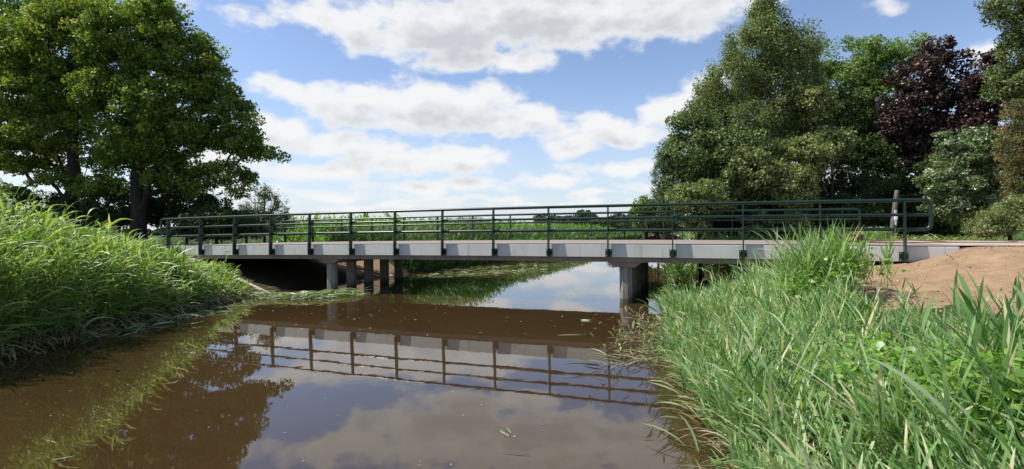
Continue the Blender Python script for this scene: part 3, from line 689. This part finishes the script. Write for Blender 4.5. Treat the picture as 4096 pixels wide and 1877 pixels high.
B = Blades(); reeds(B, np.stack([x, y, z], -1), h, np.stack([-.1 + rng.normal(0, .16, n), rng.normal(0, .16, n), np.zeros(n)], -1), np.array([-.1, 0, 0]), 7, rng, .42, .034, .5, 3, .55, .25, t0=.12)
tag(B.build('reed_bed', M_reed), 'green reeds and grass on the right bank beyond the bridge', 'reeds', kind='stuff')
# right bank under/near the pier on this side
# ---- maize field
n = 9000; y = 31 + rng.random(n) ** 1.3 * 75; x = -58 + rng.random(n) * 80; y = np.round(y / .75) * .75 + rng.normal(0, .08, n)
k = (x < LB(y) - 6.0) & (x > -.455 * y + rng.normal(0, .3, n)); x, y = x[k], y[k]; n = len(x); z = ground(x, y)
B = Blades(); reeds(B, np.stack([x, y, z], -1), rng.uniform(1.55, 1.95, n), rng.normal(0, .06, (n, 3)) * [1, 1, 0], np.array([.05, 0, 0]), 7, rng, .75, .11, .55, 2, .5, .25, t0=.1, spread=.8)
tag(B.build('maize_field', M_corn), 'sunlit bright green maize field beyond the left end of the bridge', 'maize', kind='stuff')
# meadow grass seen far away
n = 16000; y = 12 + rng.random(n) * 80; x = rng.uniform(-60, 70, n); i, tt = bcoord(x, y); k = ((x < LB(y) - .5) | (x > RB(y) + 3)) & ((tt > WID + 3.2) | (i < -1.5)) & ~((i > 13) & (tt < WID + 1)); x, y = x[k], y[k]; n = len(x); a = rng.uniform(0, 2 * PI, n)
B = Blades(); B.add(np.stack([x, y, ground(x, y) - .02], -1), unit(np.stack([np.cos(a) * .5, np.sin(a) * .5, np.ones(n)], -1)), np.stack([np.cos(a) * .2, np.sin(a) * .2, -.3 + 0 * a], -1), rng.uniform(.25, .6, n), rng.uniform(.03, .06, n), rng.random(n), 3, rng)
tag(B.build('meadow_grass', M_reed_d), 'rough green grass under the trees and across the meadow', 'grass', kind='stuff')
# grass verge on the far side of the road, right
n = 5000; ii = rng.uniform(12.2, 26, n); tt = WID + .4 + rng.random(n) ** 1.5 * 2.5; x = P0.x + A.x * SP * ii + NF.x * tt; y = P0.y + A.y * SP * ii + NF.y * tt; a = rng.uniform(0, 2 * PI, n)
B = Blades(); B.add(np.stack([x, y, ground(x, y) - .02], -1), unit(np.stack([np.cos(a) * .6, np.sin(a) * .6, np.ones(n)], -1)), np.stack([np.cos(a) * .3, np.sin(a) * .3, -.3 + 0 * a], -1), rng.uniform(.12, .42, n), rng.uniform(.012, .025, n), rng.random(n), 3, rng)
tag(B.build('verge_grass', M_reed_y), 'yellowish tufts of grass along the far edge of the road on the right', 'grass', kind='stuff')

# ------------------------------------------------------------------ trees
def leaves_mesh(name, C, Rv, nper, size, mat, rng, parent, root, up=.6, droop=0.0, shape=.55, tint0=.5, tsp=.15, hollow=.35):
    """C (K,3) cluster centres, Rv (K,3) radii; each leaf a folded rhombus"""
    K = len(C); n = K * nper
    dirs = unit(rng.normal(size=(n, 3))); r = (hollow + (1 - hollow) * rng.random(n)) ** .7
    off = dirs * r[:, None] * np.repeat(Rv, nper, 0)
    p = np.repeat(C, nper, 0) + off
    if droop: p[:, 2] -= droop * rng.random(n) ** 1.5
    nrm = unit(rng.normal(size=(n, 3)) * 1.1 + np.array([0, 0, up]) + dirs * .5)
    ax = unit(np.cross(nrm, rng.normal(size=(n, 3)))); ay = np.cross(nrm, ax)
    s = size * rng.uniform(.4, 1.45, n)[:, None]
    v = np.stack([p - ax * s * .5, p - ay * s * shape * .5 + nrm * s * .10, p + ax * s * .5, p + ay * s * shape * .5 + nrm * s * .10], 1).reshape(-1, 3)
    b = np.arange(n)[:, None] * 4
    f = np.concatenate([b + [0, 1, 2], b + [0, 2, 3]], 0)
    tc_ = np.repeat(rng.normal(0, .17, K), nper)
    tint = np.repeat(np.clip(tint0 + tc_ + rng.normal(0, tsp, n), 0, 1), 4)
    o_ = np_mesh(name, v, f, mat, None, tint=tint); adopt(o_, parent, root); return o_
def tree(name, label, cat, base, trunk, blobs, K, nper, size, lmat, bmat, seed, r0=.25, crad=(.55, .8, .45), up=.6, droop=0.0, shape=.55, tint0=.5, group=None, hollow=.35, limb=1.0, shell=.45):
    rng = np.random.default_rng(seed); base = Vector(base)
    root = tag(empty(name, base), label, cat, group)
    # cluster centres inside the union of blobs
    bl = np.array(blobs, dtype=float); vol = bl[:, 3] * bl[:, 4] * bl[:, 5]; ch = rng.choice(len(bl), K, p=vol ** .8 / (vol ** .8).sum())
    K = int(K * 1.35); nper = int(nper * .72); ch = rng.choice(len(bl), K, p=vol ** .8 / (vol ** .8).sum())
    d = unit(rng.normal(size=(K, 3))); r = (shell + (1 - shell) * rng.random(K)) ** .6 * rng.uniform(.85, 1.18, K)
    C = bl[ch, :3] + d * r[:, None] * bl[ch, 3:]
    C[:, 2] = np.maximum(C[:, 2], base.z + .15)
    # skeleton
    nodes = [Vector(p) for p in trunk]; par = [-1] + list(range(len(nodes) - 1))
    order = np.argsort(np.min(np.linalg.norm(C[:, None] - np.array([tuple(q) for q in nodes])[None], axis=2), axis=1))
    npos = [tuple(q) for q in nodes]; depth = [0.0]
    for k in range(1, len(nodes)): depth.append(depth[-1] + (nodes[k] - nodes[k - 1]).length)
    for c in C[order]:
        arr = np.array(npos); dd = np.linalg.norm(arr - c, axis=1) + .30 * np.array(depth) + .9 * np.maximum(0, arr[:, 2] - c[2] + .1)
        dd[0] += 3
        j = int(np.argmin(dd)); pj = Vector(npos[j]); cv = Vector(c); L_ = (cv - pj).length
        if L_ > 1.0:
            mid = pj.lerp(cv, .5) + Vector(rng.normal(0, .07 * L_, 3)) + Vector((0, 0, .06 * L_))
            npos.append(tuple(mid)); par.append(j); depth.append(depth[j] + L_ * .5); j = len(npos) - 1
        npos.append(tuple(cv)); par.append(j); depth.append(depth[j] + (cv - Vector(npos[j])).length)
    Np = len(npos); wgt = np.ones(Np)
    for k in range(Np - 1, 0, -1): wgt[par[k]] += wgt[k]
    rad = r0 * limb * (wgt / wgt[0]) ** .5; rad = np.maximum(rad, .010)
    nt = len(trunk); tw = np.linspace(1, .6, nt)
    for k in range(nt): rad[k] = max(rad[k] if k else r0 * 1.25, r0 * tw[k])
    tb = MB()
    tb.tube(trunk, [float(q) for q in rad[:nt]], 12)
    for k in range(nt, Np):
        a_, b_ = Vector(npos[par[k]]), Vector(npos[k])
        if (b_ - a_).length < .02: continue
        mid = a_.lerp(b_, .5) + Vector(rng.normal(0, .04 * (b_ - a_).length, 3))
        ra_ = min(rad[par[k]], rad[k] * 1.5)
        tb.tube([a_, mid, b_], [ra_, (ra_ + rad[k]) / 2, rad[k] * .8], 5, 0, False)
    adopt(tb.build('trunk', bmat), root, root)
    Rv = np.array(crad)[None] * rng.uniform(.5, 1.15, (K, 1)) * .9
    # twigs inside every cluster are drawn by its leaves
    leaves_mesh('crown', C, Rv, nper, size, lmat, rng, root, root, up, droop, shape, tint0, hollow=hollow)
    return root
def blob(px, py, Z, rx, ry, rz=None):
    """crown lobe: centre seen at photo pixel (display scale 2575) and depth Z; rx, ry in the same pixels"""
    s = 4096 / 2575; w = W(px * s, py * s, Z); k = s * Z / FPX
    return (w.x, w.y, w.z, rx * k, (rz if rz else .8 * rx * k), ry * k)
M_bark_d = bark_mat('dark_bark', (.018, .015, .012), (.050, .042, .034)); M_bark_b = bark_mat('birch_bark', (.10, .085, .07), (.42, .40, .36), 3)
M_maple = leaf_mat('maple_leaf', [(0, (0.073, 0.125, 0.022)), (.45, (0.140, 0.210, 0.035)), (.8, (0.250, 0.306, 0.056)), (1, (0.350, 0.350, 0.062))], .5, .42, .4)
M_birch = leaf_mat('birch_leaf', [(0, (0.078, 0.114, 0.036)), (.5, (0.162, 0.210, 0.072)), (1, (0.336, 0.360, 0.180))], .5, .38, .4)
M_green_l = leaf_mat('ash_leaf', [(0, (0.069, 0.131, 0.027)), (.5, (0.144, 0.231, 0.060)), (1, (0.275, 0.362, 0.125))], .5, .38, .4)
M_alder = leaf_mat('alder_leaf', [(0, (0.060, 0.096, 0.029)), (.5, (0.126, 0.180, 0.058)), (1, (0.312, 0.360, 0.156))], .5, .34, .45)
M_purple = leaf_mat('copper_leaf', [(0, (.022, .016, .015)), (.5, (.050, .030, .028)), (.8, (.105, .060, .050)), (1, (.10, .14, .05))], .42, .15, .5, (1.5, .5, .5))
M_hazel = leaf_mat('hazel_leaf', [(0, (0.075, 0.115, 0.032)), (.5, (0.172, 0.218, 0.075)), (1, (0.391, 0.402, 0.196))], .5, .36, .4)
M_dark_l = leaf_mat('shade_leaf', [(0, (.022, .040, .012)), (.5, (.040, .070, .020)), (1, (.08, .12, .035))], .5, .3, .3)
M_pale = leaf_mat('pale_shrub_leaf', [(0, (0.050, 0.088, 0.028)), (.5, (0.110, 0.165, 0.055)), (.8, (0.187, 0.253, 0.110)), (1, (0.660, 0.682, 0.550))], .42, .25, .5)
M_orange = leaf_mat('rusty_conifer_leaf', [(0, (.07, .095, .03)), (.5, (.16, .16, .055)), (1, (.36, .25, .09))], .6, .2, .3, (1.2, .9, .5))
M_willow = leaf_mat('willow_leaf', [(0, (.06, .10, .05)), (.5, (.12, .17, .09)), (1, (.22, .27, .17))], .45, .3, .45)
def gz(x, y): return float(ground(np.array([x]), np.array([y]))[0])
def ontop(px, Z): 
    X_ = (px * 4096 / 2575 - 2048) / FPX * Z; return Vector((X_, Z, gz(X_, Z) - .05))
def trunk_line(b, px_top, py_top, Z, n=5, wob=.15, seed=0):
    s = 4096 / 2575; t_ = W(px_top * s, py_top * s, Z); r_ = random.Random(seed)
    return [Vector(b).lerp(t_, k / (n - 1)) + Vector((r_.uniform(-wob, wob), r_.uniform(-wob, wob), 0)) * (1 if 0 < k < n - 1 else 0) for k in range(n)]
# left pair
Zt = 25
b = ontop(347, Zt)
tree('maple_tree', 'big dark broadleaf tree behind the left railing end, its limbs reaching right over the shrubs', 'tree', b, trunk_line(b, 350, 120, Zt, 7, .2, 1),
     [blob(330,90,Zt,110,80), blob(450,130,Zt,85,75), blob(400,40,Zt,70,50), blob(520,180,Zt,55,65), blob(420,250,Zt,120,70), blob(560,265,Zt,70,50),
      blob(620,310,Zt,38,45), blob(480,330,Zt,80,38), blob(620,372,Zt,55,26), blob(675,375,Zt,30,26), blob(560,440,Zt,80,30), blob(600,470,Zt,45,20), blob(300,240,Zt,90,80),
      blob(430,420,Zt,60,30), blob(330,350,Zt,80,50), blob(470,470,Zt,60,18), blob(400,320,Zt,110,50), blob(420,450,Zt,60,28), blob(300,410,Zt,50,40), blob(540,340,Zt,70,40), blob(400,380,Zt,90,35), blob(280,470,Zt,50,14), blob(260,180,Zt,60,90), blob(530,215,Zt,28,20), blob(575,240,Zt,25,18), blob(545,130,Zt,18,22), blob(640,340,Zt,30,20), blob(700,395,Zt,14,12), blob(425,15,Zt,22,18)],
     760, 190, .125, M_maple, M_bark_d, 101, .33, (.60, .60, .42), .6, 0, .75, .45, 'big broadleaf trees on the left', limb=.9)
b = ontop(178, Zt + 1)
tree('maple_tree', 'second big broadleaf tree further left, with a bare forked trunk above the reeds', 'tree', b, trunk_line(b, 190, 120, Zt + 1, 7, .2, 2),
     [blob(150,120,Zt+1,110,90), blob(60,170,Zt+1,110,80), blob(200,60,Zt+1,100,60), blob(240,40,Zt+1,70,50), blob(120,240,Zt+1,120,60), blob(40,300,Zt+1,90,55), blob(215,300,Zt+1,60,40), blob(50,420,Zt+1,60,22), blob(150,455,Zt+1,60,14), blob(20,110,Zt+1,80,70), blob(250,470,Zt+1,70,22), blob(250,390,Zt+1,50,40), blob(70,385,Zt+1,80,35), blob(140,400,Zt+1,50,40), blob(100,340,Zt+1,110,40), blob(10,480,Zt+1,60,16)],
     640, 180, .125, M_maple, M_bark_d, 102, .30, (.60, .60, .42), .6, 0, .75, .55, 'big broadleaf trees on the left', limb=.9)
b = ontop(-60, Zt + 3)
tree('lime_tree', 'tall tree with finer bluish leaves at the top left corner', 'tree', b, trunk_line(b, 20, 60, Zt + 3, 6, .2, 3),
     [blob(30,20,Zt+3,120,60), blob(-80,100,Zt+3,130,130), blob(-120,300,Zt+3,120,130), blob(130,-20,Zt+3,70,40)], 260, 170, .15, M_green_l, M_bark_d, 103, .3, (.7, .7, .5), .5)
# shrubs under the left trees
shr = [(470, 515, 27, 95, 45, 'dark bushy shrub under the big trees, directly behind the left railing'), (300, 525, 26, 110, 40, 'dark shrub between the two left trunks above the reeds'),
       (120, 530, 27, 120, 45, 'dark undergrowth bush at the left edge behind the tall reeds'), (620, 560, 30, 70, 28, 'low dark shrub behind the railing, left of the feathery sapling'),
       (545, 560, 24, 90, 34, 'dark rounded shrub filling the gap below the second railing bay')]
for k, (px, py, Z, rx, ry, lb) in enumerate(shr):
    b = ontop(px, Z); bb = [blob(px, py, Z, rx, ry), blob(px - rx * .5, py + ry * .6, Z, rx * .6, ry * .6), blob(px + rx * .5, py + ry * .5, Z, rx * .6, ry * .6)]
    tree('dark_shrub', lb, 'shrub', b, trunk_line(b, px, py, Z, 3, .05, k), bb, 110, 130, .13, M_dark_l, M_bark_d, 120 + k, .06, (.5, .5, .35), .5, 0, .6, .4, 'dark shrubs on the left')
b = ontop(665, 29)
tree('feathery_sapling', 'loose feathery young tree against the sky beside the left railing', 'tree', b, trunk_line(b, 668, 490, 29, 4, .05, 9),
     [blob(665,515,29,42,38), blob(705,530,29,32,30), blob(625,535,29,28,24), blob(665,485,29,20,18), blob(680,560,29,65,25)], 150, 50, .11, M_willow, M_bark_d, 130, .06, (.28, .28, .45), .2, 0, .4, .35, hollow=.05)
# right side
Zr = 19.5
b = ontop(1950, Zr)
tree('birch_tree', 'tallest tree on the right, a drooping birch with small leaves', 'tree', b, trunk_line(b, 1935, 20, Zr, 8, .12, 4),
     [blob(1930,45,Zr,52,45), blob(1910,120,Zr,85,60), blob(1985,110,Zr,60,50), blob(1850,200,Zr,85,60), blob(1960,210,Zr,90,70), blob(1790,260,Zr,50,45), blob(1870,300,Zr,120,60), blob(2020,200,Zr,40,70), blob(1930,5,Zr,28,25), blob(1760,225,Zr,16,16), blob(2050,95,Zr,20,14)],
     460, 260, .068, M_birch, M_bark_b, 140, .15, (.42, .42, .46), .3, .35, .7, .45, hollow=.1)
b = ontop(1760, 18.5)
tree('alder_bush', 'broad dark-green alder at the left end of the right-hand trees', 'tree', b, trunk_line(b, 1770, 330, 18.5, 5, .1, 5),
     [blob(1745,330,18.5,55,50), blob(1760,400,18.5,90,60), blob(1850,400,18.5,100,70), blob(1715,460,18.5,50,50), blob(1800,480,18.5,110,50), blob(1740,300,18.5,30,25)],
     330, 210, .085, M_alder, M_bark_d, 141, .12, (.42, .42, .36), .5, 0, .7, .35)
b = ontop(1672, 19)
tree('willow_bush', 'greyish wispy willow at the outer left fringe of the right-hand trees', 'shrub', b, trunk_line(b, 1672, 400, 19, 4, .05, 6),
     [blob(1675,400,19,28,40), blob(1668,450,19,28,40), blob(1685,500,19,40,40), blob(1700,365,19,18,22)], 90, 120, .085, M_willow, M_bark_d, 142, .05, (.25, .25, .36), .2, 0, .35, .5, hollow=.05)
hz = [(1900, 430, 17.6, 75, 60, 'light-leaved hazel sprays hanging in front of the birch'), (2010, 400, 17.9, 70, 50, 'pale leafy branches between the birch and the dark gap'),
      (2030, 260, 18.8, 60, 40, 'pale spray of foliage high beside the birch trunk'), (2090, 360, 18.5, 50, 34, 'pale mid-height foliage left of the copper tree'),
      (1760, 500, 17.4, 75, 38, 'yellow-green hazel low behind the middle of the railing'), (2000, 470, 17.2, 42, 50, 'narrow pale hazel shoot above the railing before the dark gap')]
for k, (px, py, Z, rx, ry, lb) in enumerate(hz):
    b = ontop(px, Z); bb = [blob(px, py, Z, rx, ry), blob(px - rx * .5, py - ry * .4, Z, rx * .5, ry * .5), blob(px + rx * .6, py - ry * .2, Z, rx * .5, ry * .4), blob(px, 560, Z, rx * .5, 25)]
    tree('hazel_shrub', lb, 'shrub', b, trunk_line(b, px, py, Z, 4, .08, k), bb, 115, 110, .085, M_hazel, M_bark_d, 150 + k, .05, (.34, .34, .25), .5, 0, .75, .5, 'hazel shrubs right of the river', hollow=.1)
b = ontop(2180, 23)
tree('ash_tree', 'round-topped light green tree between the birch and the copper tree', 'tree', b, trunk_line(b, 2170, 150, 23, 6, .1, 7),
     [blob(2160,150,23,90,50), blob(2230,170,23,90,60), blob(2120,220,23,90,70), blob(2220,260,23,120,70), blob(2150,105,23,30,14), blob(2300,120,23,45,25), blob(2100,330,23,100,60), blob(2060,150,23,40,40)],
     330, 170, .12, M_green_l, M_bark_d, 160, .16, (.5, .5, .34), .5, 0, .45, .6)
b = ontop(2360, 21)
tree('copper_maple', 'dark purple-leaved tree on the right, nearest the green one', 'tree', b, trunk_line(b, 2340, 170, 21, 5, .1, 8),
     [blob(2340,150,21,50,35), blob(2370,115,21,22,20), blob(2310,200,21,60,40), blob(2330,260,21,70,60), blob(2390,230,21,45,40), blob(2300,330,21,70,40), blob(2380,330,21,70,40), blob(2250,290,21,40,60), blob(2420,170,21,30,40), blob(2350,410,20.5,60,30)],
     190, 150, .11, M_purple, M_bark_d, 161, .12, (.42, .42, .34), .7, 0, .75, .45, 'purple-leaved trees')
b = ontop(2470, 20)
tree('copper_maple', 'second purple-leaved tree, against the pale cloud beside the right edge tree', 'tree', b, trunk_line(b, 2465, 220, 20, 5, .1, 9),
     [blob(2465,215,20,45,35), blob(2500,160,20,22,22), blob(2480,270,20,60,50), blob(2440,330,20,60,40), blob(2540,230,20,50,50)],
     150, 140, .11, M_purple, M_bark_d, 162, .12, (.42, .42, .34), .7, 0, .75, .45, 'purple-leaved trees')
b = ontop(2610, 17.5)
tree('edge_tree', 'tall green tree cut off by the right edge of the photo', 'tree', b, trunk_line(b, 2600, 60, 17.5, 6, .1, 10),
     [blob(2540,30,17.5,50,40), blob(2570,110,17.5,45,70), blob(2560,200,17.5,60,50), blob(2640,80,17.5,70,110), blob(2640,250,17.5,80,90), blob(2500,15,17.5,22,14)],
     260, 170, .095, M_hazel, M_bark_d, 163, .2, (.42, .42, .32), .5, 0, .5, .3)
b = ontop(2590, 14.5)
tree('rusty_cypress', 'orange-brown feathery conifer at the right edge', 'tree', b, trunk_line(b, 2580, 300, 14.5, 5, .05, 11),
     [blob(2570,310,14.5,40,50), blob(2560,370,14.5,45,50), blob(2580,440,14.5,50,50), blob(2620,380,14.5,60,90)],
     170, 220, .085, M_orange, M_bark_d, 164, .1, (.30, .30, .20), .3, .1, .22, .5, hollow=.05)
b = ontop(2430, 16)
tree('pale_shrub', 'large silvery green shrub with white-flecked leaves right of the railing end', 'shrub', b, trunk_line(b, 2430, 400, 16, 4, .05, 12),
     [blob(2420,400,16,60,45), blob(2470,360,16,50,35), blob(2400,460,16,70,45), blob(2480,440,16,65,60), blob(2430,520,16,80,35), blob(2385,350,16,30,20)],
     300, 170, .082, M_pale, M_bark_d, 165, .08, (.34, .34, .24), .6, 0, .6, .55, hollow=.1)
b = ontop(2540, 14.2)
tree('low_bush', 'low rounded green bush at the road edge on the far right', 'shrub', b, trunk_line(b, 2540, 540, 14.2, 3, .03, 13),
     [blob(2530,560,14.2,60,32), blob(2570,520,14.2,50,30), blob(2480,575,14.2,40,20)], 130, 200, .055, M_hazel, M_bark_d, 166, .04, (.25, .25, .17), .6, 0, .55, .45, hollow=.1)
dk = [(2060, 300, 22, 90, 90, 'dark leafy mass filling the gap between the birch and the round-topped tree'), (2200, 330, 24.5, 130, 90, 'dark crown behind the purple trees, low under the round-topped tree'), (1960, 500, 20, 110, 60, 'dark bush in the shade under the birch'), (2150, 440, 21, 130, 90, 'dark thicket in the gap behind the leaning pole'), (2250, 520, 19.5, 110, 60, 'dark undergrowth just right of the leaning pole'), (2260, 370, 22.5, 90, 60, 'dark bush below the first purple tree'), (2100, 540, 19, 90, 40, 'dark low shrub behind the end of the far railing'), (2370, 480, 19, 80, 80, 'dark shrub behind the silvery shrub'), (1850, 540, 20, 90, 30, 'dark low shrub under the alder')]
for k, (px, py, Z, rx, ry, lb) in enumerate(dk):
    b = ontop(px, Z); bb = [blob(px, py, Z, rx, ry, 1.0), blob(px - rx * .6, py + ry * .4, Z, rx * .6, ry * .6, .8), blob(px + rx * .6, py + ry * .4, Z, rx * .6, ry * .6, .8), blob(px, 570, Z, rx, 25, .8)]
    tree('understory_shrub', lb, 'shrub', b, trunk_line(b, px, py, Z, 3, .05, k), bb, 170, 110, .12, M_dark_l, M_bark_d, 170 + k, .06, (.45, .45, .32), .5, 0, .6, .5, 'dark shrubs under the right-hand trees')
b = ontop(1625, 48)
tree('distant_tree', 'small round tree in the meadow just left of the right-hand trees', 'tree', b, trunk_line(b, 1625, 510, 48, 4, .1, 14),
     [blob(1622,520,48,28,24), blob(1645,530,48,25,22), blob(1610,545,48,22,18), blob(1640,560,48,35,18)], 90, 110, .24, M_green_l, M_bark_d, 180, .16, (.7, .7, .5), .5)
# bushes on the far meadow, right bank
for k, (px, Z, rx, lb) in enumerate([(1655, 36, 30, 'dark brushy bush below the small distant tree'), (1570, 70, 40, 'grey-green hedge bush on the far meadow')]):
    b = ontop(px, Z); tree('meadow_bush', lb, 'shrub', b, trunk_line(b, px, 560, Z, 3, .05, k), [blob(px, 562, Z, rx, 14), blob(px + 20, 568, Z, rx, 10)], 60, 90, .16, M_dark_l, M_bark_d, 190 + k, .08, (.5, .5, .4), .5)
# far woods on the horizon
rng = np.random.default_rng(16)
def woods(name, az0, az1, dist, hgt, n, label, seed):
    r_ = np.random.default_rng(seed); az_ = r_.uniform(R(az0), R(az1), n); dd = dist + r_.uniform(0, 40, n); hh = hgt * (.55 + .45 * vnoise(az_ * 60, az_ * 0, 1, seed)) 
    C = np.stack([dd * np.sin(az_), dd * np.cos(az_), .9 + hh * r_.random(n) ** .7], -1)
    nper = 26; root = None
    dirs = unit(r_.normal(size=(n * nper, 3))); p = np.repeat(C, nper, 0) + dirs * np.array([3.2, 3.2, 1.6]) * r_.random((n * nper, 1)) ** .4
    p[:, 2] = np.maximum(p[:, 2], .5)
    nrm = unit(r_.normal(size=p.shape) + dirs); ax = unit(np.cross(nrm, r_.normal(size=p.shape))); ay = np.cross(nrm, ax); s_ = (dist / 260) * r_.uniform(.7, 1.4, (len(p), 1))
    v = np.stack([p - ax * s_, p - ay * s_ * .7, p + ax * s_, p + ay * s_ * .7], 1).reshape(-1, 3); f_ = np.arange(len(v)).reshape(-1, 4)
    tag(np_mesh(name, v, f_, M_far, tint=np.repeat(r_.random(len(p)), 4)), label, 'woods', kind='stuff')
M_far = leaf_mat('far_wood_leaf', [(0, (.035, .060, .030)), (.5, (.055, .085, .042)), (1, (.085, .115, .06))], .8, .1, .1)
woods('far_woods', 3, 22, 260, 11, 520, 'low dark line of woods on the horizon behind the right half of the bridge', 61)
woods('far_woods', -50, 3, 520, 6, 700, 'faint thin tree line on the horizon behind the maize', 62)
woods('far_woods', 22, 75, 200, 13, 500, 'woodland in the distance behind the right-hand trees', 63)
